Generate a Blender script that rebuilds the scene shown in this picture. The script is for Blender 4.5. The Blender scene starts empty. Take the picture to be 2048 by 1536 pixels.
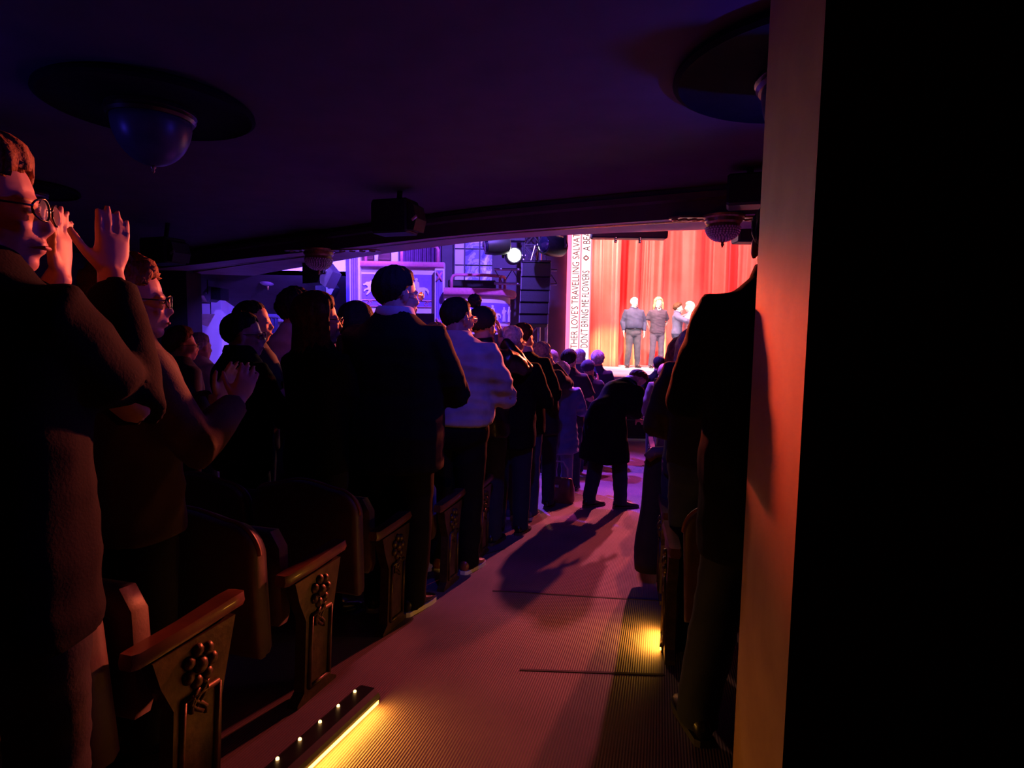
import bpy, math, random
import numpy as np
from mathutils import Vector, Matrix

# ------------------------------------------------------------------ camera, world, exposure
sc = bpy.context.scene
col = sc.collection
R = math.radians
FPX = 1200.0
PITCH = math.atan(103 / FPX)
ROLL = 0.0154
CAMP = Vector((0, 0, 1.2))
CROT = Matrix.Rotation(math.pi / 2 - PITCH, 3, 'X') @ Matrix.Rotation(ROLL, 3, 'Z')
cam_d = bpy.data.cameras.new('camera')
cam_d.sensor_width = 36
cam_d.lens = FPX / 2048 * 36
cam_d.clip_start = 0.02
cam = bpy.data.objects.new('camera', cam_d)
cam.matrix_world = Matrix.Translation(CAMP) @ CROT.to_4x4()
col.objects.link(cam)
sc.camera = cam
w = bpy.data.worlds.new('world')
sc.world = w
w.use_nodes = True
w.node_tree.nodes['Background'].inputs[0].default_value = (0.02, 0.012, 0.05, 1)
w.node_tree.nodes['Background'].inputs[1].default_value = 0.012
sc.view_settings.view_transform = 'Standard'
sc.view_settings.look = 'None'
sc.view_settings.gamma = 1
sc.view_settings.exposure = 0
sc.view_settings.use_curve_mapping = False


def at(px, py, y):
    v = CROT @ Vector(((px - 1024) / FPX, (768 - py) / FPX, -1))
    return CAMP + v * (y / v.y)


def zpl(px, py, z):
    v = CROT @ Vector(((px - 1024) / FPX, (768 - py) / FPX, -1))
    return CAMP + v * ((z - CAMP.z) / v.z)


def fz(y):
    return -.09 * y if y < 8.5 else -.765 - .02 * (y - 8.5)


STAGE_Z = 0.35


def spot(name, loc, target, color, power, size=40, blend=.4, radius=.08):
    d = bpy.data.lights.new(name, 'SPOT')
    d.color = color
    d.energy = power
    d.spot_size = R(size)
    d.spot_blend = blend
    d.shadow_soft_size = radius
    o = bpy.data.objects.new(name, d)
    o.location = loc
    o.rotation_euler = (Vector(target) - Vector(loc)).to_track_quat('-Z', 'Y').to_euler()
    col.objects.link(o)
    return o


VIOLET = (.22, .10, 1.0)
BLUE = (.06, .04, 1.0)
# stage rig above the proscenium, out of sight over the balcony edge
spot('stage_spot_front', (1.5, 9.2, 6.2), (3.7, 15.3, 1.2), (1, .93, .97), 3300, 24, .4)
spot('stage_spot_front_wide', (6.5, 9.0, 6.5), (4.6, 15.4, 1.2), (1, .9, .97), 1800, 28, .5)
spot('curtain_spot_wing', (1.95, 13.6, 3.9), (5.2, 16.6, 2.2), (1, .55, .45), 2300, 100, .6)
spot('curtain_spot_overhead', (5.0, 12.6, 6.6), (5.0, 16.6, 2.4), (1, .13, .16), 4400, 80, .6)
spot('curtain_amber_wing', (8.6, 16.05, 1.1), (2.9, 16.72, .75), (1, .60, .2), 8000, 17, 1)
spot('amber_footlight', (1.74, 12.5, .56), (2.75, 16.7, .95), (1, .58, .2), 4200, 23, 1, .06)
spot('stage_floor_wash', (4.0, 12.9, 6.2), (3.6, 13.9, .35), (.72, .78, 1), 2200, 50, .7)
# red and magenta back light thrown from the rig over the stage into the stalls
spot('red_backlight', (4.6, 13.2, 3.1), (-.8, 2.0, .9), (1, .12, .10), 2300, 34, .7)
spot('red_backlight_aisle', (3.6, 13.0, 3.3), (1.1, 5.0, -.4), (1, .16, .24), 2900, 20, .8)
spot('red_backlight_left', (4.4, 13.2, 3.1), (-1.5, 2.3, 1.45), (1, .15, .05), 8500, 17, .8)
spot('red_side_gel', (-.25, 11.0, 2.93), (.62, 1.45, 1.48), (1, .09, .035), 17000, 11, 1, .16)
spot('magenta_downlight', (1.6, 10.2, 6.5), (.9, 8.0, -.3), (.8, .08, .8), 2200, 40, .6)
# violet house wash
spot('violet_box_wash', (.6, 7.6, 5.2), (-2.2, 12.6, 2.0), VIOLET, 4000, 62, .6)
spot('violet_side_wash', (-2.0, 9.6, 5.2), (-5.5, 14.2, 1.9), VIOLET, 3200, 70, .6)
spot('violet_stalls_wash', (-.6, 10.6, 5.8), (.6, 7.4, .2), (.16, .06, 1), 6800, 56, .6)
spot('violet_left_wash', (-3.7, 11.7, 2.62), (-7.4, 15.2, 1.2), (.16, .06, 1), 950, 60, .7)
spot('blue_left_wash', (-3.5, 12.3, 2.62), (-5.6, 16.5, 1.3), BLUE, 700, 70, .7)
# added unseen blue fill lamps: one over the aisle, two tinting the ceiling
spot('blue_aisle_fill', (.1, 2.05, 2.55), (.15, 4.9, .6), BLUE, 62, 84, .7, .04)
spot('blue_fill_right', (2.6, 3.6, 1.8), (1.3, 3.0, 2.7), BLUE, 85, 130, .8, .05)  # added behind the wall end, no fixture; turns the ceiling blue
spot('blue_fill_left', (-4.6, 2.6, 1.9), (-3.6, 2.9, 2.7), BLUE, 30, 96, .6, .05)

rnd = random.Random(7)
# ------------------------------------------------------------------ helpers
MATS = {}


def mat(name, color, rough=.6, metal=0, var=.15, scale=8, bump=0, bscale=60, emis=None, estr=0,
        trans=0, coat=0, sheen=0, spec=.5, alpha=1, color2=None, wave=None):
    if name in MATS:
        return MATS[name]
    m = bpy.data.materials.new(name)
    m.use_nodes = True
    nt = m.node_tree
    b = nt.nodes['Principled BSDF']
    b.inputs['Roughness'].default_value = rough
    b.inputs['Metallic'].default_value = metal
    b.inputs['Specular IOR Level'].default_value = spec
    b.inputs['Coat Weight'].default_value = coat
    b.inputs['Sheen Weight'].default_value = sheen
    b.inputs['Transmission Weight'].default_value = trans
    tc = nt.nodes.new('ShaderNodeTexCoord')
    n = nt.nodes.new('ShaderNodeTexNoise')
    n.inputs['Scale'].default_value = scale
    n.inputs['Detail'].default_value = 5
    nt.links.new(tc.outputs['Object'], n.inputs['Vector'])
    r = nt.nodes.new('ShaderNodeValToRGB')
    c = Vector(color)
    c2 = Vector(color2) if color2 else c * (1 + var)
    c1 = c * (1 - var)
    r.color_ramp.elements[0].color = (*c1, 1)
    r.color_ramp.elements[1].color = (*[min(1, x) for x in c2], 1)
    r.color_ramp.elements[0].position = .3
    r.color_ramp.elements[1].position = .7
    nt.links.new(n.outputs['Fac'], r.inputs['Fac'])
    nt.links.new(r.outputs['Color'], b.inputs['Base Color'])
    if bump or wave:
        bp = nt.nodes.new('ShaderNodeBump')
        bp.inputs['Strength'].default_value = bump or .4
        bp.inputs['Distance'].default_value = .004
        if wave:
            n2 = nt.nodes.new('ShaderNodeTexWave')
            n2.inputs['Scale'].default_value = wave
            n2.inputs['Distortion'].default_value = .4
            n2.bands_direction = 'X'
        else:
            n2 = nt.nodes.new('ShaderNodeTexNoise')
            n2.inputs['Scale'].default_value = bscale
            n2.inputs['Detail'].default_value = 3
        nt.links.new(tc.outputs['Object'], n2.inputs['Vector'])
        nt.links.new(n2.outputs['Fac'], bp.inputs['Height'])
        nt.links.new(bp.outputs['Normal'], b.inputs['Normal'])
    if emis:
        b.inputs['Emission Color'].default_value = (*emis, 1)
        b.inputs['Emission Strength'].default_value = estr
    MATS[name] = m
    return m


class MB:
    """collects closed shapes; build() links them as one mesh object"""

    def __init__(s):
        s.v = []
        s.f = []

    def add(s, vs, fs):
        o = len(s.v)
        s.v += [tuple(p) for p in vs]
        s.f += [tuple(i + o for i in f) for f in fs]

    def rings(s, rings, cap=True, closed=False):
        n = len(rings[0])
        vs = [p for r in rings for p in r]
        fs = []
        m = len(rings)
        for i in range(m - 1 + (1 if closed else 0)):
            a, b = i * n, ((i + 1) % m) * n
            for j in range(n):
                k = (j + 1) % n
                fs.append((a + j, a + k, b + k, b + j))
        if cap and not closed:
            fs.append(tuple(range(n))[::-1])
            fs.append(tuple(range((m - 1) * n, m * n)))
        s.add(vs, fs)

    def tube(s, pts, radii, n=10, flat=None):
        pts = [Vector(p) for p in pts]
        if not isinstance(radii, (list, tuple)):
            radii = [radii] * len(pts)
        d0 = (pts[1] - pts[0]).normalized()
        u = d0.cross(Vector((0, 0, 1)))
        if u.length < .1:
            u = d0.cross(Vector((1, 0, 0)))
        u.normalize()
        rs = []
        for i, p in enumerate(pts):
            d = (pts[min(i + 1, len(pts) - 1)] - pts[max(i - 1, 0)]).normalized()
            u = (u - d * u.dot(d)).normalized()
            v = d.cross(u)
            rs.append([p + (u * math.cos(2 * math.pi * j / n) + v * math.sin(2 * math.pi * j / n)) * radii[i] for j in range(n)])
        s.rings(rs)

    def ell(s, c, r, nu=14, nv=9, M=None):
        c = Vector(c)
        vs = []
        fs = []
        for i in range(1, nv):
            t = math.pi * i / nv
            for j in range(nu):
                a = 2 * math.pi * j / nu
                p = Vector((r[0] * math.sin(t) * math.cos(a), r[1] * math.sin(t) * math.sin(a), r[2] * math.cos(t)))
                vs.append(c + (M @ p if M else p))
        top = Vector((0, 0, r[2]))
        vs.append(c + (M @ top if M else top))
        vs.append(c - (M @ top if M else top))
        T, B = len(vs) - 2, len(vs) - 1
        for i in range(nv - 2):
            for j in range(nu):
                k = (j + 1) % nu
                fs.append((i * nu + j, (i + 1) * nu + j, (i + 1) * nu + k, i * nu + k))
        for j in range(nu):
            k = (j + 1) % nu
            fs.append((T, j, k))
            fs.append((B, (nv - 2) * nu + k, (nv - 2) * nu + j))
        s.add(vs, fs)

    def box(s, lo, hi, bev=0, M=None):
        x0, y0, z0 = lo
        x1, y1, z1 = hi
        if bev:
            b = bev
            def ring(x, i):
                a0, a1, c0, c1 = y0 + i, y1 - i, z0 + i, z1 - i
                return [(x, a0 + b, c0), (x, a1 - b, c0), (x, a1, c0 + b), (x, a1, c1 - b), (x, a1 - b, c1), (x, a0 + b, c1), (x, a0, c1 - b), (x, a0, c0 + b)]
            rs = [ring(x0, b * .7), ring(x0 + b, 0), ring(x1 - b, 0), ring(x1, b * .7)]
            if M:
                rs = [[M @ Vector(p) for p in r] for r in rs]
            s.rings(rs)
            return
        v = [(x0, y0, z0), (x1, y0, z0), (x1, y1, z0), (x0, y1, z0), (x0, y0, z1), (x1, y0, z1), (x1, y1, z1), (x0, y1, z1)]
        if M:
            v = [M @ Vector(p) for p in v]
        s.add(v, [(0, 3, 2, 1), (4, 5, 6, 7), (0, 1, 5, 4), (1, 2, 6, 5), (2, 3, 7, 6), (3, 0, 4, 7)])

    def lathe(s, prof, c=(0, 0, 0), n=24):
        c = Vector(c)
        s.rings([[c + Vector((r * math.cos(2 * math.pi * j / n), r * math.sin(2 * math.pi * j / n), z)) for j in range(n)] for r, z in prof])

    def prism(s, poly, fn, t0, t1, inset=0):
        """poly: 2-D outline; fn(x, z, t) gives the 3-D point"""
        n = len(poly)
        vs = [fn(x, z, t0) for x, z in poly] + [fn(x, z, t1) for x, z in poly]
        fs = [tuple(range(n))[::-1], tuple(range(n, 2 * n))]
        for i in range(n):
            k = (i + 1) % n
            fs.append((i, k, n + k, n + i))
        s.add(vs, fs)

    def mesh(s, name, smooth=True):
        me = bpy.data.meshes.new(name)
        me.from_pydata(s.v, [], s.f)
        me.validate()
        if smooth:
            me.shade_smooth()
        return me

    def build(s, name, m, parent=None, smooth=False, angle=None):
        me = s.mesh(name, smooth)
        if angle:
            me.set_sharp_from_angle(angle=R(angle))
        return link(name, me, m, parent)


def link(name, me, m, parent=None):
    if m and not me.materials:
        me.materials.append(m)
    o = bpy.data.objects.new(name, me)
    col.objects.link(o)
    if parent:
        o.parent = parent
    return o


def tag(o, label, cat, group=None, kind=None):
    if label:
        o['label'] = label
    if cat:
        o['category'] = cat
    if group:
        o['group'] = group
    if kind:
        o['kind'] = kind
    return o


def empty(name, loc=(0, 0, 0), rz=0):
    o = bpy.data.objects.new(name, None)
    o.empty_display_size = .1
    o.location = loc
    o.rotation_euler = (0, 0, rz)
    col.objects.link(o)
    return o


def struct(o):
    o['kind'] = 'structure'
    return o


def bake(mb, name, voxel, smooth=4, dec=None):
    me = mb.mesh(name)
    o = bpy.data.objects.new('tmp', me)
    col.objects.link(o)
    m = o.modifiers.new('r', 'REMESH')
    m.mode = 'VOXEL'
    m.voxel_size = voxel
    m.use_smooth_shade = True
    if smooth:
        m = o.modifiers.new('s', 'SMOOTH')
        m.factor = .5
        m.iterations = smooth
    if dec:
        m = o.modifiers.new('d', 'DECIMATE')
        m.ratio = dec
    dg = bpy.context.evaluated_depsgraph_get()
    out = bpy.data.meshes.new_from_object(o.evaluated_get(dg))
    out.name = name
    bpy.data.objects.remove(o)
    bpy.data.meshes.remove(me)
    out.shade_smooth()
    return out


def copy_tree(o, parent=None):
    c = o.copy()
    col.objects.link(c)
    if parent:
        c.parent = parent
    for ch in list(o.children):
        copy_tree(ch, c)
    return c


# ------------------------------------------------------------------ materials
M_plaster = mat('dark_plaster', (.10, .066, .085), .85, var=.15, scale=3, bump=.15, bscale=30)
M_plaster_lt = mat('rose_plaster', (.55, .36, .38), .6, var=.1, scale=3)
M_cream = mat('cream_paint', (.74, .68, .72), .5, var=.05, scale=4)
M_violet_field = mat('blue_violet_field', (.22, .13, .55), .6, var=.1)
M_gold = mat('old_gold', (.42, .26, .10), .35, metal=.8, var=.3, scale=30)
M_black = mat('black_paint', (.012, .012, .014), .55, var=.3)
M_blackmetal = mat('black_metal', (.03, .03, .035), .4, metal=.6, var=.3, scale=20)
M_metal = mat('bare_metal', (.55, .55, .58), .3, metal=.9, var=.15, scale=20)
M_grille = mat('speaker_grille', (.02, .019, .026), .7, var=.25, scale=40, bump=.4, bscale=300)
M_darkwall = mat('proscenium_paint', (.10, .075, .12), .7, var=.15, scale=3)
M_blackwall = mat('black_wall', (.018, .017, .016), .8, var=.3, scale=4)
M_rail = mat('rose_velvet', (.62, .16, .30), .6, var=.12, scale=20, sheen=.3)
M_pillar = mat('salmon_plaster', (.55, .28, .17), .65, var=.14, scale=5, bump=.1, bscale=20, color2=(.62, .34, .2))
M_glow_amber = mat('amber_lamp', (1, .55, .08), .4, emis=(1, .42, .04), estr=14)
M_bulb = mat('small_bulb', (1, .8, .5), .4, emis=(1, .5, .15), estr=6)

# carpet: ribbed, dull rose
m = bpy.data.materials.new('ribbed_carpet')
m.use_nodes = True
nt = m.node_tree
b = nt.nodes['Principled BSDF']
b.inputs['Roughness'].default_value = .72
b.inputs['Specular IOR Level'].default_value = .3
b.inputs['Sheen Weight'].default_value = .15
tc = nt.nodes.new('ShaderNodeTexCoord')
mp = nt.nodes.new('ShaderNodeMapping')
mp.inputs['Rotation'].default_value = (0, 0, R(14))
nt.links.new(tc.outputs['Object'], mp.inputs['Vector'])
wv = nt.nodes.new('ShaderNodeTexWave')
wv.inputs['Scale'].default_value = 32
wv.inputs['Distortion'].default_value = .6
wv.inputs['Detail'].default_value = 2
wv.inputs['Detail Scale'].default_value = 4
nt.links.new(mp.outputs['Vector'], wv.inputs['Vector'])
ns = nt.nodes.new('ShaderNodeTexNoise')
ns.inputs['Scale'].default_value = 2.3
ns.inputs['Detail'].default_value = 8
nt.links.new(mp.outputs['Vector'], ns.inputs['Vector'])
rp = nt.nodes.new('ShaderNodeValToRGB')
rp.color_ramp.elements[0].color = (.17, .10, .10, 1)
rp.color_ramp.elements[1].color = (.27, .17, .16, 1)
rp.color_ramp.elements[0].position = .32
rp.color_ramp.elements[1].position = .68
nt.links.new(ns.outputs['Fac'], rp.inputs['Fac'])
mx = nt.nodes.new('ShaderNodeMixRGB')
mx.blend_type = 'MULTIPLY'
mx.inputs['Fac'].default_value = .35
nt.links.new(rp.outputs['Color'], mx.inputs['Color1'])
nt.links.new(wv.outputs['Color'], mx.inputs['Color2'])
nt.links.new(mx.outputs['Color'], b.inputs['Base Color'])
bp = nt.nodes.new('ShaderNodeBump')
bp.inputs['Strength'].default_value = .5
bp.inputs['Distance'].default_value = .004
nt.links.new(wv.outputs['Fac'], bp.inputs['Height'])
nt.links.new(bp.outputs['Normal'], b.inputs['Normal'])
M_carpet = m

# ------------------------------------------------------------------ the house: floor, stage, ceiling, walls
mb = MB()
ys = [-4, -2, 0, 2, 4, 6, 7.5, 8.5, 9.5, 11, 12.2, 16]
xs = [-12, -6, -3, -1, 0, 1, 2, 3, 5, 8, 11]
for y in ys:
    for x in xs:
        mb.v.append((x, y, fz(y)))
n = len(xs)
for i in range(len(ys) - 1):
    for j in range(n - 1):
        mb.f.append((i * n + j, i * n + j + 1, (i + 1) * n + j + 1, (i + 1) * n + j))
struct(mb.build('floor', M_carpet))
# carpet seams across the aisle: thin raised joining bars
def seam(px0, py0, px1, py1, wdt=.006):
    def fl(px, py):
        v = CROT @ Vector(((px - 1024) / FPX, (768 - py) / FPX, -1))
        return CAMP + v * (-1.2 / (v.z + .09 * v.y))
    a, b2 = fl(px0, py0), fl(px1, py1)
    mbs = MB()
    d = (b2 - a).normalized()
    s_ = Vector((-d.y, d.x, 0)) * wdt
    mbs.add([a - s_, b2 - s_, b2 + s_ * .8 + Vector((0, 0, .002)), a + s_ * .8 + Vector((0, 0, .002))] + [p + Vector((0, 0, .003)) for p in (a - s_, b2 - s_, b2 + s_, a + s_)],
            [(0, 1, 2, 3), (7, 6, 5, 4), (0, 4, 5, 1), (1, 5, 6, 2), (2, 6, 7, 3), (3, 7, 4, 0)])
    o = mbs.build('carpet_seam', mat('seam', (.05, .03, .03), .8))
    return o


floor_ob = bpy.data.objects['floor']
for a in ((985, 1182, 1318, 1202), (1040, 1340, 1330, 1350), (930, 1120, 1010, 1098)):
    seam(*a).parent = floor_ob

# stage
mb = MB()
mb.box((-1.2, 12.0, STAGE_Z - .08), (11, 18, STAGE_Z))
struct(mb.build('stage_floor', mat('stage_boards', (.66, .66, .72), .42, var=.12, scale=2, wave=3, spec=.25)))
mb = MB()
mb.box((-1.2, 12.06, -1.0), (11, 12.2, STAGE_Z - .08))
struct(mb.build('wall_stage_front', M_blackwall))
mb = MB()
mb.box((1.2, 11.62, fz(11.6)), (10, 11.66, fz(11.6) + .36))
mb.box((1.2, 11.60, fz(11.6) + .02), (10, 11.62, fz(11.6) + .05))
struct(mb.build('trim_1', M_blackmetal))
mb = MB()
mb.box((-6, 17.6, -1), (12, 17.8, 8))
struct(mb.build('wall_back', M_black))

# balcony: ceiling over the stalls, stepped beam, lower soffit with mouldings
inner = [zpl(*p, 2.4) for p in [(1530, 425), (1300, 440), (1150, 451), (1000, 462), (850, 476), (700, 495), (500, 515), (380, 530), (280, 540)]]
outer = [zpl(*p, 2.4) for p in [(1530, 454), (1330, 459), (1180, 465), (1000, 475), (880, 490), (720, 512), (620, 530), (530, 545)]]
inner = [Vector((9, 4.2, 0)), Vector((5, 5.1, 0))] + inner + [Vector((-12, 15.5, 0))]
outer = [Vector((9, 4.9, 0)), Vector((5, 5.9, 0))] + outer + [Vector((-9, 17.5, 0))]


def ycurve(pts, x):
    xs_ = [p.x for p in pts][::-1]
    ys_ = [p.y for p in pts][::-1]
    return float(np.interp(x, xs_, ys_))


def smooth_curve(pts, xs_):
    a = np.array([ycurve(pts, x) for x in xs_])
    for _ in range(6):
        a[1:-1] = .25 * a[:-2] + .5 * a[1:-1] + .25 * a[2:]
    return a


BX = list(np.linspace(9, -9, 73))
YI = smooth_curve(inner, BX)
YO = smooth_curve(outer, BX)


def strip(name, prof, m):
    """prof: list of (base, dy, z): base 0..1 from inner to outer"""
    mbs = MB()
    rows = []
    for t, dy, z in prof:
        rows.append([(x, yi + (yo - yi) * t + dy, z) for x, yi, yo in zip(BX, YI, YO)])
    nn = len(BX)
    for r_ in rows:
        mbs.v += r_
    for i in range(len(rows) - 1):
        for j in range(nn - 1):
            mbs.f.append((i * nn + j, i * nn + j + 1, (i + 1) * nn + j + 1, (i + 1) * nn + j))
    o = mbs.build(name, m, smooth=True, angle=40)
    return struct(o)


mb = MB()
nn = len(BX)
for x, y in zip(BX, YI):
    mb.v.append((x, -5, 2.7))
for x, y in zip(BX, YI):
    mb.v.append((x, y + .08, 2.7))
for x, y in zip(BX, YI):
    mb.v.append((x, y + .08, 2.86))
for x, y in zip(BX, YI):
    mb.v.append((x, -5, 2.86))
for k in range(3):
    for j in range(nn - 1):
        mb.f.append((k * nn + j, k * nn + j + 1, (k + 1) * nn + j + 1, (k + 1) * nn + j))
struct(mb.build('ceiling', M_plaster))
strip('trim_2', [(0, .02, 2.72), (0, .02, 2.66), (0, -.05, 2.64), (0, -.05, 2.58), (0, .0, 2.56), (0, .0, 2.40), (0, .03, 2.4)], M_plaster)
strip('trim_3', [(0, .0, 2.40), (.26, 0, 2.40), (.27, 0, 2.425), (.36, 0, 2.43), (.37, 0, 2.40), (.72, 0, 2.39), (1, 0, 2.385), (1, .02, 2.40), (1, .04, 2.5), (1, .04, 3.6), (0, 0, 3.6)], M_plaster_lt)
# dark moulding bead along the soffit recess
strip('trim_4', [(.255, 0, 2.405), (.265, 0, 2.392), (.285, 0, 2.392), (.295, 0, 2.405)], M_gold)
strip('trim_5', [(.345, 0, 2.41), (.355, 0, 2.394), (.375, 0, 2.394), (.385, 0, 2.405)], M_gold)

# wall end beside the camera on the right
A = Vector((.586, 1.20, 0))
Bv = Vector((.586 + .083, 1.20 + .47, 0))
d_ = (Bv - A).normalized()
nrm = Vector((-d_.y, d_.x, 0))
far = Vector((4.5, .2, 0))
mb = MB()
q = [A, Bv, Bv + Vector((4.6, -.8, 0)), A + Vector((4.6, -.8, 0))]
mb.add([p + Vector((0, 0, -.3)) for p in q] + [p + Vector((0, 0, 2.72)) for p in q],
       [(0, 1, 2, 3), (7, 6, 5, 4), (1, 0, 4, 5), (2, 1, 5, 6), (3, 2, 6, 7), (0, 3, 7, 4)])
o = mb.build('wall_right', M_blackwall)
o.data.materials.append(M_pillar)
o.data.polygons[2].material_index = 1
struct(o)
# side and rear walls of the stalls
mb = MB()
mb.box((-9.2, -5, -2), (-9.0, 18, 7))
struct(mb.build('wall_left', M_darkwall))
mb = MB()
mb.box((-9.2, -4.2, -1), (9, -4.0, 3))
struct(mb.build('wall_rear', M_blackwall))
# proscenium wall beside the stage
mb = MB()
mb.box((at(884, 600, 13.4).x, 13.35, -1.0), (at(1136, 600, 13.4).x, 13.6, 7))
struct(mb.build('wall_proscenium', M_darkwall))
mb = MB()
x0, x1 = at(1133, 600, 13.3).x, at(1139, 600, 13.3).x
mb.box((x0, 13.22, STAGE_Z), (x1, 13.35, 7))
struct(mb.build('trim_6', mat('pink_neon', (1, .3, .4), .4, emis=(1, .10, .22), estr=3)))

# ------------------------------------------------------------------ stage curtain and stage dressing
M_curtain = mat('red_velvet', (.80, .075, .06), .55, var=.12, scale=3, sheen=.25, bump=.1, bscale=80)


def curtain(name, x0, x1, y, z0, z1, amp, seed, nx=420, nz=26, flare=.0):
    r_ = np.random.RandomState(seed)
    X = np.linspace(x0, x1, nx)
    ph = np.cumsum(.55 + .75 * np.interp(np.linspace(0, 1, nx), np.linspace(0, 1, 24), r_.rand(24)))
    ph = ph / ph[-1] * (x1 - x0) * 2 * math.pi * 1.25
    am = np.interp(np.linspace(0, 1, nx), np.linspace(0, 1, 18), .35 + .65 * r_.rand(18)) * amp
    mbs = MB()
    for k in range(nz + 1):
        t = k / nz
        z = z0 + (z1 - z0) * t
        drift = .05 * (1 - t) ** 2 * np.sin(X * 1.7 + seed)
        lowsoft = .55 + .45 * min(1, t * 3)
        Y = y + am * lowsoft * (np.sin(ph + .5 * (1 - t) * np.sin(X * 2.3)) + .30 * np.sin(2 * ph + 1.3 + .6 * t) + .08 * np.sin(5.3 * ph)) + .02 * np.sin(9 * X + 6 * t)
        if t < .08:
            Y = Y - flare * (1 - t / .08) * (.6 + .4 * np.sin(X * 7))
        for a, b_ in zip(X + drift, Y):
            mbs.v.append((a, b_, z))
    for k in range(nz):
        for j in range(nx - 1):
            mbs.f.append((k * nx + j, k * nx + j + 1, (k + 1) * nx + j + 1, (k + 1) * nx + j))
    me = mbs.mesh(name)
    return link(name, me, M_curtain)


tag(curtain('stage_curtain', 2.1, 9.2, 16.75, STAGE_Z + .004, 6.5, .19, 5, flare=.16), 'tall pleated red velvet curtain hanging across the back of the stage', 'curtain')
tag(curtain('stage_drape', at(1180, 600, 15.6).x, at(1241, 600, 15.6).x, 15.7, STAGE_Z + .004, 6.5, .10, 11, nx=120, flare=.08),
    'narrow gathered red drape at the left edge of the stage beside the lit lettered column', 'curtain')

# lit lettered columns
M_led = mat('white_light_panel', (1, .95, .95), .4, emis=(1, .86, .88), estr=1.5)
M_letter = mat('dark_red_letter', (.40, .04, .05), .5, emis=(.6, .08, .07), estr=.12)
M_edge = mat('red_light_edge', (1, .1, .1), .4, emis=(1, .12, .16), estr=3.0)


def text_mesh(txt, length, height, name):
    c = bpy.data.curves.new('t', 'FONT')
    c.body = txt
    c.offset = 0
    c.resolution_u = 3
    o = bpy.data.objects.new('t', c)
    col.objects.link(o)
    dg = bpy.context.evaluated_depsgraph_get()
    me = bpy.data.meshes.new_from_object(o.evaluated_get(dg))
    bpy.data.objects.remove(o)
    a = np.array([v.co[:] for v in me.vertices])
    lo, hi = a.min(0), a.max(0)
    a[:, 0] = (a[:, 0] - lo[0]) / (hi[0] - lo[0]) * length
    a[:, 1] = a[:, 1] / .72 * height
    return me, a


def lit_column(px0, px1, y, txt, label, zt0, diamond=None):
    xa, xb = at(px0, 600, y).x, at(px1, 600, y).x
    root = empty('light_column', ((xa + xb) / 2, y, STAGE_Z))
    hw = (xb - xa) / 2
    m1 = MB()
    m1.box((-hw, 0, 0), (hw, .12, 5.2), .01)
    m1.build('light_panel', M_led, root)
    for s_ in (-1, 1):
        m2 = MB()
        m2.box((s_ * hw - .012, -.03, 0), (s_ * hw + .012, -.001, 5.2))
        m2.build('edge_strip', M_edge, root)
    H = hw * 1.5
    for k, (t, z0, ln) in enumerate(txt):
        me, a = text_mesh(t, ln, H, 'lettering')
        for v, p in zip(me.vertices, a):
            v.co = (H / 2 - p[1], -.004, z0 - STAGE_Z + p[0])
        me.materials.clear()
        link('lettering', me, M_letter, root)
        m3 = MB()
    if diamond:
        m3 = MB()
        z = diamond - STAGE_Z
        h = H * .35
        for r0, r1 in (((0, -h), (h, 0)), ((h, 0), (0, h)), ((0, h), (-h, 0)), ((-h, 0), (0, -h))):
            m3.tube([(r0[0], -.006, z + r0[1] * .9), (r1[0], -.006, z + r1[1] * .9)], .012, 4)
        m3.build('diamond_mark', M_letter, root)
    tag(root, label, 'light column', 'lit lettered columns beside the stage')
    return root


zb = at(1150, 697, 13.3).z
zt = at(1150, 468, 13.3).z
lit_column(1140, 1159, 13.3, [("THER LOVE'S TRAVELLING SALVATI", zb, zt - zb + .05)],
           "outer white glowing column with vertical red lettering ending in SALVAT", zb)
z_a = at(1170, 543, 13.3).z
z_d = at(1170, 516, 13.3).z
z_e = at(1170, 502, 13.3).z
lit_column(1160, 1180, 13.3, [("DON'T BRING ME FLOWERS", zb + .02, z_a - zb), ("A BEA", z_e, zt - z_e + .05)],
           "inner white glowing column with vertical lettering reading BRING ME FLOWERS next to the red drape", zb, diamond=z_d)

rt = empty('footlight', (1.74, 12.42, STAGE_Z))
mb = MB()
mb.prism([(-.07, 0), (.07, 0), (.07, .12), (.03, .17), (-.07, .17)], lambda a, c, t: Vector((t, a, c)), -.08, .08)
mb.build('housing', M_blackmetal, rt)
mb = MB()
mb.box((-.06, .071, .05), (.06, .078, .15), .002)
mb.build('lens', mat('amber_lens', (1, .6, .2), .3, emis=(1, .5, .12), estr=2), rt)
tag(rt, 'small black amber footlight standing at the front edge of the stage', 'stage light')

# black header box hung over the stage and its two small lamps
pa, pb = at(1182, 477, 9.4), at(1333, 459, 9.4)
hdr = empty('header_box', ((pa.x + pb.x) / 2, 9.4, pa.z))
hw = (pb.x - pa.x) / 2
mb = MB()
mb.box((-hw, -.12, 0), (hw, .12, .32), .02)
mb.build('housing', M_black, hdr)
mb = MB()
for sx in (-.8, .8):
    mb.tube([(sx * hw, 0, .3), (sx * hw, 0, 2.2)], .012, 6)
mb.build('hanger', M_blackmetal, hdr)
for px in (1229, 1277):
    p = at(px, 480, 9.4)
    mb = MB()
    x_ = p.x - hdr.location.x
    mb.box((x_ - .017, -.14, -.075), (x_ + .017, -.08, .02), .004)
    lamp = mb.build('pendant_lamp', M_black, hdr)
    mb = MB()
    for k in range(3):
        mb.ell((x_, -.142, -.06 + k * .028), (.008, .004, .008), 8, 5)
    mb.build('lamp_dot', mat('pink_dot', (.9, .4, .5), .4, emis=(1, .35, .5), estr=.8), lamp)
tag(hdr, 'long black box hanging over the stage with two small lamps below it', 'stage equipment')

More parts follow.
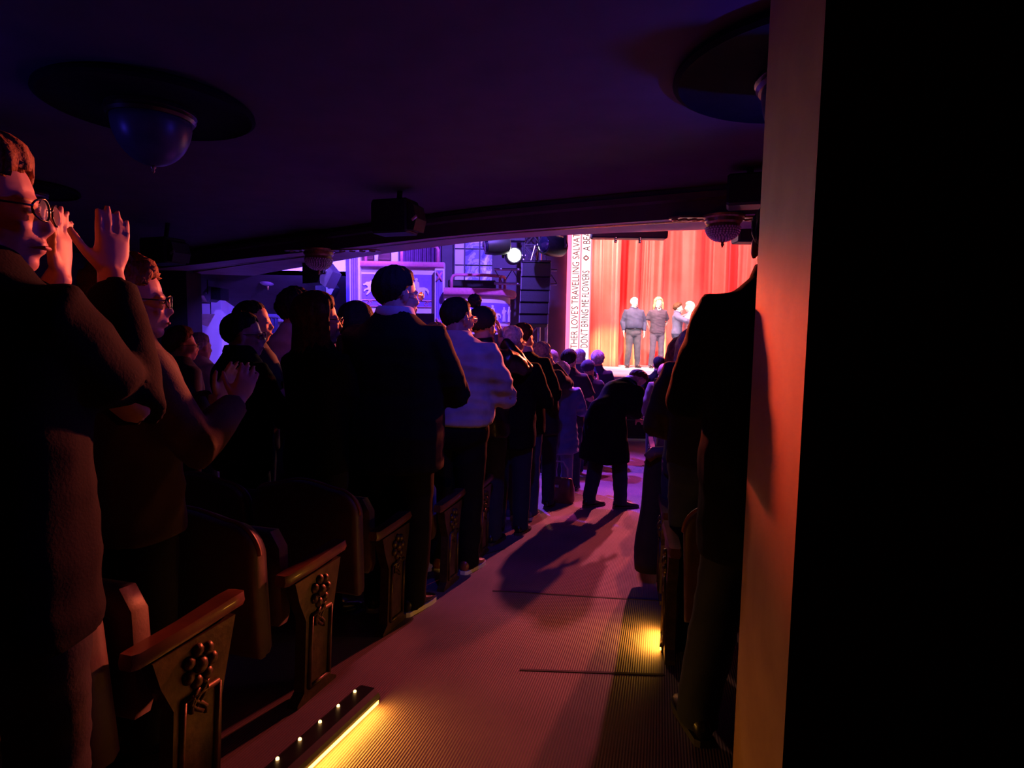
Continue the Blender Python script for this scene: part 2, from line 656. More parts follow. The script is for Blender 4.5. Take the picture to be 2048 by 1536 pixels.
# ------------------------------------------------------------------ boxes on the house-left side wall
def frame_fn(path):
    P = [Vector((a, b_, 0)) for a, b_ in path]
    L = [0]
    for i in range(1, len(P)):
        L.append(L[-1] + (P[i] - P[i - 1]).length)

    def fn(s_, z, t):
        s_ = max(0, min(L[-1], s_))
        i = max(0, min(len(P) - 2, int(np.searchsorted(L, s_, side='right') - 1)))
        # smooth tangent
        d = (P[i + 1] - P[i]).normalized()
        dn = (P[min(i + 2, len(P) - 1)] - P[min(i + 1, len(P) - 2)]).normalized()
        u = (s_ - L[i]) / max(1e-6, L[i + 1] - L[i])
        d = d.lerp(dn, u * .5).normalized()
        p = P[i] + (P[i + 1] - P[i]) * u
        nv = Vector((d.y, -d.x, 0))
        return p + nv * t + Vector((0, 0, z))
    return fn, L[-1]


def sweep(mbs, fn, s0, s1, prof, n=24):
    rs = []
    for i in range(n + 1):
        s_ = s0 + (s1 - s0) * i / n
        rs.append([fn(s_, z, t) for t, z in prof])
    mbs.rings(rs)


def rectp(t0, t1, z0, z1):
    return [(t0, z0), (t1, z0), (t1, z1), (t0, z1)]


HORSE = [(.05, .62), (.0, .60), (.02, .55), (.10, .56), (.16, .50), (.14, .42), (.05, .38), (.02, .28), (.05, .27), (.11, .35), (.19, .35), (.15, .24), (.10, .15), (.13, .12), (.22, .22), (.29, .32), (.50, .31), (.54, .18), (.48, .04), (.54, .02), (.61, .16), (.66, .30), (.73, .18), (.71, .02), (.77, .02), (.80, .2), (.80, .36), (.87, .30), (.90, .16), (.94, .30), (.88, .43), (.78, .48), (.50, .47), (.38, .52), (.31, .66), (.25, .76), (.22, .70), (.12, .70)]
RIDER = [(.46, .46), (.44, .60), (.36, .57), (.35, .54), (.43, .53), (.45, .66), (.47, .70), (.455, .77), (.49, .84), (.545, .83), (.56, .76), (.54, .70), (.60, .64), (.61, .46), (.57, .30), (.53, .22), (.49, .23), (.52, .34), (.50, .45)]
STANDER = [(.40, .02), (.46, .02), (.48, .25), (.51, .42), (.55, .25), (.58, .02), (.64, .02), (.62, .3), (.62, .5), (.72, .62), (.80, .60), (.80, .64), (.70, .68), (.60, .70), (.56, .73), (.57, .80), (.53, .86), (.48, .84), (.46, .78), (.48, .72), (.40, .68), (.34, .52), (.37, .42), (.40, .52), (.43, .60), (.42, .45), (.42, .25)]
M_relief = mat('white_relief', (.80, .76, .80), .55, var=.06)


def frieze(fn, root, s0, s1, z0, z1, seq):
    m1 = MB()
    sweep(m1, fn, s0, s1, rectp(-.01, .012, z0, z1))
    m1.build('frieze_field', M_violet_field, root)
    H = z1 - z0
    x = s0 + .03
    k = 0
    while True:
        kind, wd = seq[k % len(seq)]
        wdt = wd * H
        if x + wdt > s1 - .01:
            break
        poly = {'h': HORSE, 'r': RIDER, 's': STANDER}[kind]
        m1 = MB()
        j = rnd.uniform(.9, 1.0)
        m1.prism(poly, lambda a, c, t: fn(x + a * wdt, z0 + .02 + c * H * .98 * j, t), .010, .035)
        f = m1.build({'h': 'relief_horse', 'r': 'relief_rider', 's': 'relief_figure'}[kind], M_relief, root)
        if kind == 'h':
            m1 = MB()
            m1.prism(RIDER, lambda a, c, t: fn(x + a * wdt, z0 + .02 + c * H * .98 * j + .02, t), .03, .05)
            m1.build('relief_rider', M_relief, f)
            x += wdt * .82
        else:
            x += wdt * .72
        k += 1


def scroll_band(fn, root, s0, s1, z0, z1):
    m1 = MB()
    sweep(m1, fn, s0, s1, rectp(-.01, .012, z0, z1))
    bnd = m1.build('scroll_band', M_violet_field, root)
    m1 = MB()
    sweep(m1, fn, s0, s1, rectp(.012, .03, z0, z0 + .014))
    sweep(m1, fn, s0, s1, rectp(.012, .03, z1 - .014, z1))
    m1.build('band_edge', M_rail, bnd)
    n_ = max(3, int((s1 - s0) / .21))
    for i in range(n_):
        c = s0 + (s1 - s0) * (i + .5) / n_
        r_ = (z1 - z0) * .34
        zc = (z0 + z1) / 2
        pts = []
        for k in range(15):
            a = k / 14 * 2 * math.pi * 1.1
            rr = r_ * (1 - .6 * k / 14)
            pts.append(fn(c + rr * math.sin(a) * 1.1, zc + rr * math.cos(a) - .0, .02))
        pts = [fn(c + .09, z1 - .03, .02)] + pts
        m2 = MB()
        m2.tube(pts, .008, 5)
        m2.build('scroll', M_rail, bnd)


def tube_rail(fn, root, s0, s1, z0, z1, posts, r_=.03):
    m1 = MB()
    pts = [fn(s0, z0, -.12), fn(s0, z1 - .08, -.12), fn(s0 + .03, z1 - .02, -.12), fn(s0 + .1, z1, -.12)]
    for i in range(1, 20):
        pts.append(fn(s0 + .1 + (s1 - s0 - .2) * i / 20, z1, -.12))
    pts += [fn(s1 - .1, z1, -.12), fn(s1 - .03, z1 - .02, -.12), fn(s1, z1 - .08, -.12), fn(s1, z0, -.12)]
    m1.tube(pts, r_, 8)
    m1.build('hand_rail', M_rail, root, smooth=True)
    for s_ in posts:
        m2 = MB()
        m2.tube([fn(s_, z0, -.12), fn(s_, z1, -.12)], r_ * .95, 8)
        m2.build('rail_post', M_rail, root, smooth=True)


def cushion(fn, root, s0, s1, z0, z1):
    m1 = MB()
    zc = (z0 + z1) / 2
    h = (z1 - z0) / 2
    prof = []
    for k in range(12):
        a = 2 * math.pi * k / 12
        prof.append((-.06 + .19 * math.copysign(abs(math.cos(a)) ** .6, math.cos(a)), zc + h * math.copysign(abs(math.sin(a)) ** .6, math.sin(a))))
    sweep(m1, fn, s0, s1, prof, 30)
    m1.build('rail_cushion', M_rail, root, smooth=True, angle=50)


# curved lower box
ya = 12.0
xa = at(889, 600, ya).x
path = [(xa, ya), (xa + .35, ya - .02), (xa + .7, ya - .02)]
cx, cy, rr = xa + .7, ya + .58, .60
for k in range(1, 13):
    a = k / 12 * R(92)
    path.append((cx + rr * math.sin(a), cy - rr * math.cos(a)))
path.append((cx + rr, cy + .5))
fnA, LA = frame_fn(path)
root = empty('theatre_box', (0, 0, 0))
zt, zb2 = at(950, 592, ya).z, at(950, 668, ya).z
mb = MB()
sweep(mb, fnA, 0, LA, rectp(-.08, 0, zb2, zt), 40)
mb.build('front_panel', M_cream, root, smooth=True, angle=40)
cushion(fnA, root, -.02, LA, zt, zt + .16)
tube_rail(fnA, root, .12, 1.75, zt + .14, zt + .42, [1.28])
frieze(fnA, root, .08, 1.75, zt - .52, zt - .13, [('h', 1.2), ('s', .75), ('h', 1.2), ('s', .7), ('s', .7), ('h', 1.2), ('s', .7), ('s', .7)])
scroll_band(fnA, root, .1, 1.75, zb2 + .06, zb2 + .17)
mb = MB()
mb.box((xa, ya + .02, zb2 - .02), (cx + .1, ya + 1.3, zb2 + .04))
mb.build('box_floor', M_cream, root)
tag(root, 'curved theatre box front with a white figure frieze and pink rail beside the speaker tower', 'theatre box')

# straight upper box
yb = 12.35
x0, x1 = at(719, 600, yb).x, at(888, 600, yb).x
fnB, LB = frame_fn([(x0, yb), ((x0 + x1) / 2, yb - .01), (x1, yb)])
root = empty('theatre_box', (0, 0, 0))
zt, zb2 = at(800, 536, yb).z, at(800, 626, yb).z
mb = MB()
sweep(mb, fnB, 0, LB, rectp(-.1, 0, zb2, zt), 4)
mb.build('front_panel', M_cream, root)
cushion(fnB, root, .02, LB + .05, zt, zt + .13)
tube_rail(fnB, root, .1, LB - .14, zt + .1, zt + .47, [.84], .035)
frieze(fnB, root, .05, LB - .24, zt - .63, zt - .13, [('h', 1.25), ('s', .75), ('h', 1.2), ('r', .9), ('h', 1.2)])
scroll_band(fnB, root, .06, LB - .25, zb2 + .12, zb2 + .26)
mb = MB()
mb.box((x0, yb + .05, zb2 + .02), (x1, yb + 1.2, zb2 + .1))
mb.build('box_floor', M_cream, root)
tag(root, 'straight upper theatre box front with white horse reliefs and a pink hand rail', 'theatre box')


def pilaster(px0, px1, y, ytop, ybot, marks, label, nflute=3):
    p0, p1 = at(px0, ybot, y), at(px1, ytop, y)
    rt = empty('fluted_pilaster', ((p0.x + p1.x) / 2, y, p0.z))
    hw = (p1.x - p0.x) / 2
    H = p1.z - p0.z
    m1 = MB()
    m1.box((-hw, 0, 0), (hw, .14, H), .01)
    m1.build('pilaster_shaft', M_cream, rt)
    m1 = MB()
    m1.box((-hw * .66, -.012, .04), (hw * .66, .01, H - .04))
    m1.build('fluted_field', M_violet_field, rt)
    for k in range(nflute):
        xx = (-.45 + .9 * k / (nflute - 1)) * hw
        m2 = MB()
        m2.tube([(xx, -.012, .06), (xx, -.012, H - .06)], hw * .13, 6)
        m2.build('flute', M_violet_field, rt, smooth=True)
    for my in marks:
        z = at(px0, my, y).z - p0.z
        for sg in (-1, 1):
            m2 = MB()
            m2.tube([(-hw * .55 * sg, -.03, z - .09), (0, -.035, z), (hw * .55 * sg, -.03, z + .09)], [.018, .026, .018], 6)
            m2.build('ribbon_cross', M_rail, rt, smooth=True)
    tag(rt, label, 'pilaster')


pilaster(701, 719, 12.2, 470, 864, (613,), 'violet fluted pilaster left of the upper box')
pilaster(868, 889, 12.15, 537, 866, (553, 645), 'violet fluted pilaster with pink crosses between the two boxes')

# wall behind the boxes with pillars, drapery, opening below
mb = MB()
mb.box((at(700, 600, 13.5).x - .1, 13.55, -1), (at(884, 600, 13.5).x + .2, 13.7, 6))
struct(mb.build('wall_box_rear', mat('deep_violet_paint', (.12, .06, .16), .7)))
for px0, px1, lab in ((745, 756, 'white square pillar behind the upper box near its left end'), (779, 793, 'white square pillar behind the upper box beside the drapes')):
    p0, p1 = at(px0, 600, 13.2), at(px1, 600, 13.2)
    mb = MB()
    mb.box((p0.x, 13.37, 1.9), (p1.x, 13.5, 5.5), .015)
    mb.box((p0.x - .03, 13.34, 1.9), (p1.x + .03, 13.53, 2.05), .015)
    tag(mb.build('square_pillar', M_cream), lab, 'pillar')
for px0, px1, lab in ((722, 745, 'dark red high-backed chair left in the upper box'), (755, 780, 'dark red high-backed chair right in the upper box')):
    xm = at((px0 + px1) / 2, 520, 12.8).x
    hwc = (at(px1, 520, 12.8).x - at(px0, 520, 12.8).x) / 2
    rt = empty('box_chair', (xm, 12.8, zb2 + .1))
    zc = zt - zb2 - .1
    mb = MB()
    mb.prism([(-hwc * .75, .35), (hwc * .75, .35), (hwc, zc + .25), (hwc * .85, zc + .42), (0, zc + .47), (-hwc * .85, zc + .42), (-hwc, zc + .25)], lambda a, c, t: Vector((a, t + c * .08, c)), -.04, .04)
    mb.build('backrest', mat('dark_red_cloth', (.13, .03, .05), .7), rt)
    mb = MB()
    mb.box((-hwc * .85, .02, .36), (hwc * .85, .42, .46), .02)
    mb.build('seat', MATS['dark_red_cloth'], rt)
    for sx in (-1, 1):
        for yy in (.05, .38):
            mb = MB()
            mb.tube([(sx * hwc * .7, yy, 0), (sx * hwc * .7, yy, .38)], .02, 6)
            mb.build('leg', M_gold, rt)
    tag(rt, lab, 'chair')
# drapes at the back of the upper box
mb = MB()
xa2, xb2 = at(800, 520, 13.4).x, at(884, 520, 13.4).x
nx = 90
for k in range(5):
    for i in range(nx):
        x = xa2 + (xb2 - xa2) * i / (nx - 1)
        mb.v.append((x, 13.4 + .05 * math.sin(i * .72) + .02 * math.sin(i * .31), 1.9 + k * .6))
for k in range(4):
    for i in range(nx - 1):
        mb.f.append((k * nx + i, k * nx + i + 1, (k + 1) * nx + i + 1, (k + 1) * nx + i))
tag(mb.build('box_drape', mat('plum_drape', (.16, .05, .20), .7), smooth=True), 'plum pleated drape at the back of the upper box', 'curtain')

# painted glass panel on the proscenium wall
m = bpy.data.materials.new('painted_glass')
m.use_nodes = True
nt = m.node_tree
b = nt.nodes['Principled BSDF']
b.inputs['Roughness'].default_value = .35
tc = nt.nodes.new('ShaderNodeTexCoord')
n1 = nt.nodes.new('ShaderNodeTexNoise')
n1.inputs['Scale'].default_value = 2.2
n1.inputs['Detail'].default_value = 4
n1.inputs['Distortion'].default_value = 1.8
nt.links.new(tc.outputs['Object'], n1.inputs['Vector'])
rp = nt.nodes.new('ShaderNodeValToRGB')
rp.color_ramp.interpolation = 'CONSTANT'
els = rp.color_ramp.elements
els[0].color = (.08, .06, .3, 1)
els[1].color = (.85, .8, .85, 1)
els[1].position = .62
for p_, c_ in ((.36, (.2, .16, .6, 1)), (.45, (.45, .38, .7, 1)), (.50, (.25, .2, .55, 1)), (.55, (.6, .45, .5, 1))):
    e = els.new(p_)
    e.color = c_
nt.links.new(n1.outputs['Fac'], rp.inputs['Fac'])
nt.links.new(rp.outputs['Color'], b.inputs['Base Color'])
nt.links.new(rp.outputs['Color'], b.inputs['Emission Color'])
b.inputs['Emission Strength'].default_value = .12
M_glasspaint = m
p0, p1 = at(908, 562, 13.25), at(986, 475, 13.25)
rt = empty('painted_panel', (p0.x, 13.3, p0.z))
W_, H_ = p1.x - p0.x, p1.z - p0.z + .8
ncol, nrow = 3, 5
for i in range(ncol):
    for j in range(nrow):
        a0, a1 = [0, .27, .66, 1][i] * W_, [0, .27, .66, 1][i + 1] * W_
        mb = MB()
        mb.box((a0 + .012, -.02, H_ * j / nrow + .012), (a1 - .012, .0, H_ * (j + 1) / nrow - .012))
        mb.build('pane', M_cream if i == 0 else M_glasspaint, rt)
mb = MB()
for i in range(ncol + 1):
    xx = [0, .27, .66, 1][i] * W_
    mb.box((xx - .015, -.03, 0), (xx + .015, .03, H_))
mb.box((0, -.03, -.04), (W_, .03, 0))
mb.build('panel_frame', M_darkwall, rt)
tag(rt, 'tall painted glass panel of swirling violet and white panes above the curved box', 'window panel')
# long black console on the ledge of the curved box
p0, p1 = at(897, 572, 12.6), at(992, 560, 12.6)
rt = empty('ledge_console', ((p0.x + p1.x) / 2, 12.6, p0.z - .03))
hwc = (p1.x - p0.x) / 2
mb = MB()
mb.box((-hwc, -.12, 0), (hwc, .12, .15), .02)
mb.build('console_body', M_black, rt)
for k in range(2):
    mb = MB()
    mb.box((-hwc * .92 + k * hwc * .95, -.13, .03), (-.04 * hwc + k * hwc * .95, -.118, .12), .005)
    mb.build('console_grille', M_grille, rt)
tag(rt, 'long low black speaker console lying behind the rail of the curved box', 'speaker')

# ------------------------------------------------------------------ house-left far corner
yl = 13.6
p0 = at(530, 553, yl)
mb = MB()
x0, x1 = at(440, 550, yl).x - 1.2, at(702, 550, yl).x
zlow = at(620, 551, yl).z
mb.box((x0, yl, zlow), (x1, yl + .15, zlow + 1.5))
side = struct(mb.build('wall_side_tier', M_cream))
mb = MB()
mb.box((x0, yl - .05, zlow + .42), (x1 - .02, yl, zlow + .46))
mb.box((x1 - .5, yl - .03, zlow + .5), (x1 - .05, yl, zlow + .9))
mb.build('tier_moulding', M_cream, side)
mb = MB()
zb3 = at(560, 628, 16.4).z
mb.add([(x0 - 3, yl, zlow), (x1 + .3, yl, zlow), (x1 + .3, 16.5, zb3), (x0 - 3, 16.5, zb3), (x0 - 3, yl, zlow + .1), (x1 + .3, yl, zlow + .1), (x1 + .3, 16.5, zlow + .1), (x0 - 3, 16.5, zlow + .1)],
       [(0, 1, 2, 3), (7, 6, 5, 4), (0, 4, 5, 1), (1, 5, 6, 2), (2, 6, 7, 3), (3, 7, 4, 0)])
struct(mb.build('ceiling_side_tier', M_plaster))
mb = MB()
mb.box((-9, 16.5, -1.4), (at(702, 600, 16.5).x + .3, 16.7, 3))
struct(mb.build('wall_left_far', mat('blue_grey_paint', (.34, .32, .52), .7, var=.08)))
# pale wall block near the black pillar
pw0, pw1 = at(374, 700, 15.2), at(441, 577, 15.2)
mb = MB()
mb.box((pw0.x - .8, 15.2, -1.4), (pw1.x, 16.5, pw1.z))
lw = struct(mb.build('wall_stair', M_cream))
mb = MB()
mb.box((at(330, 540, 12.9).x - 4, 12.9, -1.4), (at(374, 600, 12.9).x, 13.5, 3))
struct(mb.build('wall_left_pier', M_blackwall))
# blue cornice strip and drape rail with dark curtains
p0, p1 = at(517, 642, 16.3), at(592, 632, 16.3)
mb = MB()
mb.box((p0.x, 16.3, p0.z - .02), (p1.x + 1.5, 16.45, p1.z - .02))
struct(mb.build('trim_7', M_cream))
zr = at(480, 634, 15.9).z
xd0, xd1 = at(441, 640, 15.9).x, at(610, 640, 15.9).x
rt = empty('curtain_rail', (xd0, 15.9, zr))
mb = MB()
mb.tube([(0, 0, 0), (xd1 - xd0, 0, 0)], .022, 8)
mb.build('rod', M_metal, rt, smooth=True)
mb = MB()
for k in range(14):
    mb.lathe([(.03, -.012), (.036, 0), (.03, .012)], (.08 + k * .16, 0, 0), 8)
mb.build('ring', M_metal, rt)
tag(rt, 'thin metal curtain rail on the blue wall far left', 'curtain rail')
for k, (f0, f1, lab) in enumerate(((.01, .34, 'dark blue gathered curtain hanging left on the far rail beside the pale wall'), (.36, .70, 'dark blue gathered curtain hanging in the middle of the far rail'), (.72, 1, 'dark blue gathered curtain hanging right on the far rail'))):
    mb = MB()
    nx = 60
    for j in range(9):
        t = j / 8
        pin = 1 - .35 * math.exp(-((t - .55) / .25) ** 2)
        for i in range(nx):
            u = i / (nx - 1)
            xx = xd0 + (xd1 - xd0) * (f0 + (f1 - f0) * (.1 + u * .85 * pin))
            mb.v.append((xx, 15.92 + .04 * math.sin(u * 40 + k), zr - .02 - t * 1.5))
    for j in range(8):
        for i in range(nx - 1):
            mb.f.append((j * nx + i, j * nx + i + 1, (j + 1) * nx + i + 1, (j + 1) * nx + i))
    tag(mb.build('side_curtain', mat('navy_drape', (.10, .10, .22), .7), smooth=True), lab, 'curtain', 'dark curtains on the far left wall')
# hanging shelf with rods, wall box, picture
ph = at(405, 628, 14.6)
rt = empty('hanging_shelf', ph)
hw = .28
mb = MB()
mb.prism([(-hw * .85, .0), (hw * 1.05, .0), (hw * .75, -.30), (-hw * 1.1, -.16)], lambda a, c, t: Vector((a, t + c * .6, c)), -.015, .015)
mb.build('shelf_panel', mat('tan_board', (.5, .36, .26), .6), rt)
for xx in (-.23, -.02, .2):
    mb = MB()
    mb.tube([(xx, 0, 0), (xx, 0, .28 if xx < .1 else .55)], .011, 6)
    mb.build('hanging_rod', M_blackmetal, rt)
mb = MB()
mb.tube([(-.23, 0, .26), (.2, 0, .26)], .008, 6)
mb.build('cross_rod', M_blackmetal, rt)
tag(rt, 'tan tilted panel hung on thin black rods in front of the pale wall', 'hanging panel')
pk = at(414, 593, 15.1)
mb = MB()
mb.box((pk.x - .14, 15.08, pk.z - .13), (pk.x + .12, 15.2, pk.z + .11), .01)
rt = tag(mb.build('wall_cabinet', mat('tan_board', (.5, .36, .26), .6)), 'small square tan box fixed on the pale wall behind the hanging panel', 'wall box')
mb = MB()
mb.box((pk.x - .12, 15.065, pk.z - .11), (pk.x + .10, 15.078, pk.z + .09), .004)
mb.build('cover', MATS['tan_board'], rt)


def wedge_speaker(px, py, d, sc_, flip, label, m=M_blackmetal, up=.8, back=0):
    p = at(px, py, d)
    rt = empty('wedge_speaker', p, 0)
    mb_ = MB()
    poly = [(-.5, .35), (.2, .42), (.5, .05), (.25, -.45), (.02, -.3), (-.5, -.35)]
    mb_.prism([(a * sc_ * flip, c * sc_) for a, c in poly], lambda a, c, t: Vector((a, t, c)), -.5 * sc_, .5 * sc_)
    mb_.build('cabinet', m, rt)
    mb_ = MB()
    mb_.prism([(a * sc_ * flip, c * sc_) for a, c in [(.03, .38), (.2, .42), (.5, .05), (.25, -.45), (.08, -.33)]], lambda a, c, t: Vector((a, t, c)), -.53 * sc_, -.5 * sc_)
    mb_.build('side_plate', mat('grey_plate', (.16, .15, .19), .5), rt)
    mb_ = MB()
    mb_.tube([(.2 * sc_ * flip, -.56 * sc_, 0), (.2 * sc_ * flip, -.56 * sc_, up * sc_)], .03 * sc_, 6)
    if back:
        mb_.tube([(.2 * sc_ * flip, -.56 * sc_, up * sc_), (.2 * sc_ * flip, back * sc_, up * sc_)], .03 * sc_, 6)
    mb_.build('bracket', M_blackmetal, rt)
    mb_ = MB()
    mb_.ell((.28 * sc_ * flip, -.57 * sc_, .05 * sc_), (.05 * sc_, .03 * sc_, .05 * sc_), 8, 6)
    mb_.build('bolt', M_metal, rt)
    tag(rt, label, 'speaker')


wedge_speaker(645, 549, 11.2, .55, 1, 'wedge speaker hanging in front of the violet side tier')
wedge_speaker(656, 578, 13.3, .42, 1, 'blue-lit wedge speaker hanging below the side tier', up=.95, back=.75)
wedge_speaker(432, 589, 14.0, .4, -1, 'small wedge speaker over the hanging tan panel far left')

# ------------------------------------------------------------------ speaker tower and lights left of the stage
pt = at(1062, 660, 12.0)
rt = empty('truss_tower', (pt.x, 12.35, STAGE_Z))
TH = 3.6
hx = .17
mb = MB()
for sx in (-1, 1):
    for sy in (-1, 1):
        mb = MB()
        mb.tube([(sx * hx, sy * hx, 0), (sx * hx, sy * hx, TH)], .025, 8)
        mb.build('chord', M_metal, rt, smooth=True)
for k in range(8):
    z = .2 + k * .4
    mb = MB()
    for (a, c) in (((-hx, -hx), (hx, -hx)), ((hx, -hx), (hx, hx)), ((hx, hx), (-hx, hx)), ((-hx, hx), (-hx, -hx))):
        mb.tube([(a[0], a[1], z), (c[0], c[1], z + (.4 if k % 2 else 0))], .012, 6)
        mb.tube([(a[0], a[1], z + .4), (c[0], c[1], z)], .012, 6)
    mb.build('lattice', M_metal, rt)
mb = MB()
mb.tube([(.32, -.1, 0), (.32, -.1, 1.6)], .03, 8)
mb.build('support_pole', mat('white_pole', (.8, .8, .82), .4), rt, smooth=True)
mb = MB()
mb.tube([(-.75, -.25, 1.82), (.5, -.25, 1.82)], .025, 8)
mb.tube([(-.75, -.25, 2.10), (.5, -.25, 2.10)], .025, 8)
for k in range(7):
    mb.tube([(-.75 + k * .18, -.25, 1.82 if k % 2 else 2.10), (-.57 + k * .18, -.25, 2.10 if k % 2 else 1.82)], .011, 6)
mb.build('cross_truss', M_metal, rt)
tag(rt, 'metal truss tower standing behind the hanging speaker column left of the stage', 'truss')

rt = empty('line_array_speaker', (at(1071, 590, 11.6).x, 11.6, at(1071, 652, 11.6).z))
hw = (at(1100, 590, 11.6).x - at(1043, 590, 11.6).x) / 2
zs = [at(1071, yy, 11.6).z - rt.location.z for yy in (652, 631, 607, 583, 556, 528)]
for k in range(5):
    tilt = (4 - k) * .022
    mb = MB()
    T_ = Matrix.Translation((-(4 - k) * .008, (4 - k) * .02, zs[k])) @ Matrix.Rotation(-tilt * 1.5, 4, 'X')
    mb.box((-hw, -.22, .006), (hw, .22, zs[k + 1] - zs[k] - .004), .012, T_)
    c_ = mb.build('cabinet', M_grille, rt)
    for sx in (-1, 1):
        mb = MB()
        mb.box((sx * hw - .008, -.235, .012), (sx * hw + .008, -.2, zs[k + 1] - zs[k] - .01), 0, T_)
        mb.build('rigging_plate', mat('grey_plate', (.16, .15, .19), .5), c_)
mb = MB()
mb.box((-hw, -.2, zs[5] + .005), (hw, .2, zs[5] + .05), .01)
mb.build('fly_frame', M_blackmetal, rt)
mb = MB()
for k in range(4):
    mb.tube([(-hw * .4 + k * .1, 0, zs[5] + .04), (-hw * .1 + k * .06, .05, zs[5] + .35)], .01, 6)
mb.build('hanging_chain', M_metal, rt)
tag(rt, 'black curved line array loudspeaker of five stacked cabinets hanging left of the stage', 'loudspeaker')


def moving_head(p, aim, size, label, lit=None, body=M_blackmetal):
    rt = empty('moving_head_light', p)
    q = Vector(aim).normalized().to_track_quat('Y', 'Z').to_matrix().to_4x4()
    s_ = size
    mb_ = MB()
    prof = [(.30, -.62), (.42, -.55), (.46, -.3), (.46, .1), (.42, .34), (.40, .50), (.36, .5)]
    rings = []
    for r_, yy in prof:
        rings.append([q @ Vector((r_ * s_ * math.cos(2 * math.pi * j / 20), yy * s_, r_ * s_ * math.sin(2 * math.pi * j / 20))) for j in range(20)])
    mb_.rings(rings)
    mb_.build('head_shell', body, rt, smooth=True, angle=40)
    mb_ = MB()
    rings = []
    for r_, yy in ((.34, .5), (.33, .53), (.22, .57), (.05, .585)):
        rings.append([q @ Vector((r_ * s_ * math.cos(2 * math.pi * j / 20), yy * s_, r_ * s_ * math.sin(2 * math.pi * j / 20))) for j in range(20)])
    mb_.rings(rings)
    mb_.build('lens', lit or mat('dark_lens', (.02, .02, .05), .1, coat=1), rt, smooth=True)
    for sx in (-1, 1):
        mb_ = MB()
        mb_.box((sx * .55 * s_ - .05 * s_, -.15 * s_, -.12 * s_), (sx * .55 * s_ + .05 * s_, .15 * s_, .75 * s_), .02 * s_)
        mb_.build('yoke_arm', M_blackmetal, rt)
        mb_ = MB()
        mb_.tube([(sx * .46 * s_, 0, 0), (sx * .62 * s_, 0, 0)], .09 * s_, 10)
        mb_.build('pivot', M_metal, rt)
    mb_ = MB()
    mb_.box((-.62 * s_, -.25 * s_, .72 * s_), (.62 * s_, .25 * s_, 1.02 * s_), .04 * s_)
    mb_.build('base', M_blackmetal, rt)
    mb_ = MB()
    mb_.tube([(-.2 * s_, 0, 1.0 * s_), (-.2 * s_, 0, 1.35 * s_)], .05 * s_, 6)
    mb_.tube([(.2 * s_, 0, 1.0 * s_), (.2 * s_, 0, 1.35 * s_)], .05 * s_, 6)
    mb_.build('clamp', M_metal, rt)
    tag(rt, label, 'stage light')
    return rt


M_beam = mat('hot_lamp', (1, 1, .95), .3, emis=(1, .93, .80), estr=40)
pl = at(1025, 509, 11.3)
moving_head(pl + Vector((0.02, .2, 0)), (.08, -1, -.05), .36, 'brightly shining stage light beside the truss tower, aimed at the audience', M_beam, body=mat('green_black', (.03, .045, .02), .5))
moving_head(at(992, 490, 11.1), (-.9, -.35, -.12), .40, 'dark stage light with its shell turned left, next to the shining lamp', body=mat('olive_shell', (.025, .04, .012), .5))
moving_head(at(1104, 491, 10.9), (-.75, -.65, .0), .42, 'dark round stage light hanging by the top of the lettered columns')
spot('beam_lamp', pl + Vector((.03, -.06, 0)), (1.2, 3.0, .4), (1, .40, .24), 260, 60, .6, .12)

# ------------------------------------------------------------------ ceiling lamps, bowl chandeliers, speakers on the beam
def disc_lamp(px, py, r_, label):
    p = zpl(px, py, 2.7)
    rt = empty('ceiling_lamp', p)
    mb_ = MB()
    mb_.lathe([(r_ * .2, -.002), (r_ * .97, -.004), (r_, -.02), (r_ * 1.01, -.045), (r_ * .97, -.06), (r_ * .93, -.045), (r_ * .6, -.04), (r_ * .35, -.05), (r_ * .1, -.05)], n=48)
    mb_.build('ceiling_rose', mat('black_recess', (.012, .010, .014), .9, spec=.08), rt, smooth=True, angle=30)
    mb_ = MB()
    mb_.lathe([(r_ * .2, -.05), (r_ * .42, -.05), (r_ * .43, -.075), (r_ * .40, -.085), (r_ * .42, -.10), (r_ * .40, -.12), (r_ * .36, -.12), (r_ * .1, -.12)], n=40)
    mb_.build('rim', mat('dull_brass', (.16, .11, .08), .3, metal=.8), rt, smooth=True, angle=30)
    mb_ = MB()
    pr = [(r_ * .38 * math.cos(a), -.12 - r_ * .46 * math.sin(a)) for a in [R(x) for x in range(0, 88, 8)]] + [(.004, -.12 - r_ * .46)]
    mb_.lathe(pr, n=36)
    mb_.build('glass_bowl', mat('frosted_glass', (.11, .10, .13), .35, var=.2), rt, smooth=True)
    mb_ = MB()
    zz = -.12 - r_ * .46
    mb_.lathe([(.004, zz + .01), (.016, zz), (.018, zz - .012), (.008, zz - .025), (.012, zz - .035), (.002, zz - .05)], n=12)
    mb_.build('finial', M_gold, rt, smooth=True)
    tag(rt, label, 'ceiling lamp', 'round lamps on the stalls ceiling')


disc_lamp(302, 205, .64, 'dark ceiling lamp with a wide round rose above the left seats')
disc_lamp(1640, 130, .78, 'large blue-lit round ceiling lamp half hidden by the wall end')
disc_lamp(48, 372, .50, 'small far ceiling lamp behind the head of the woman with glasses')


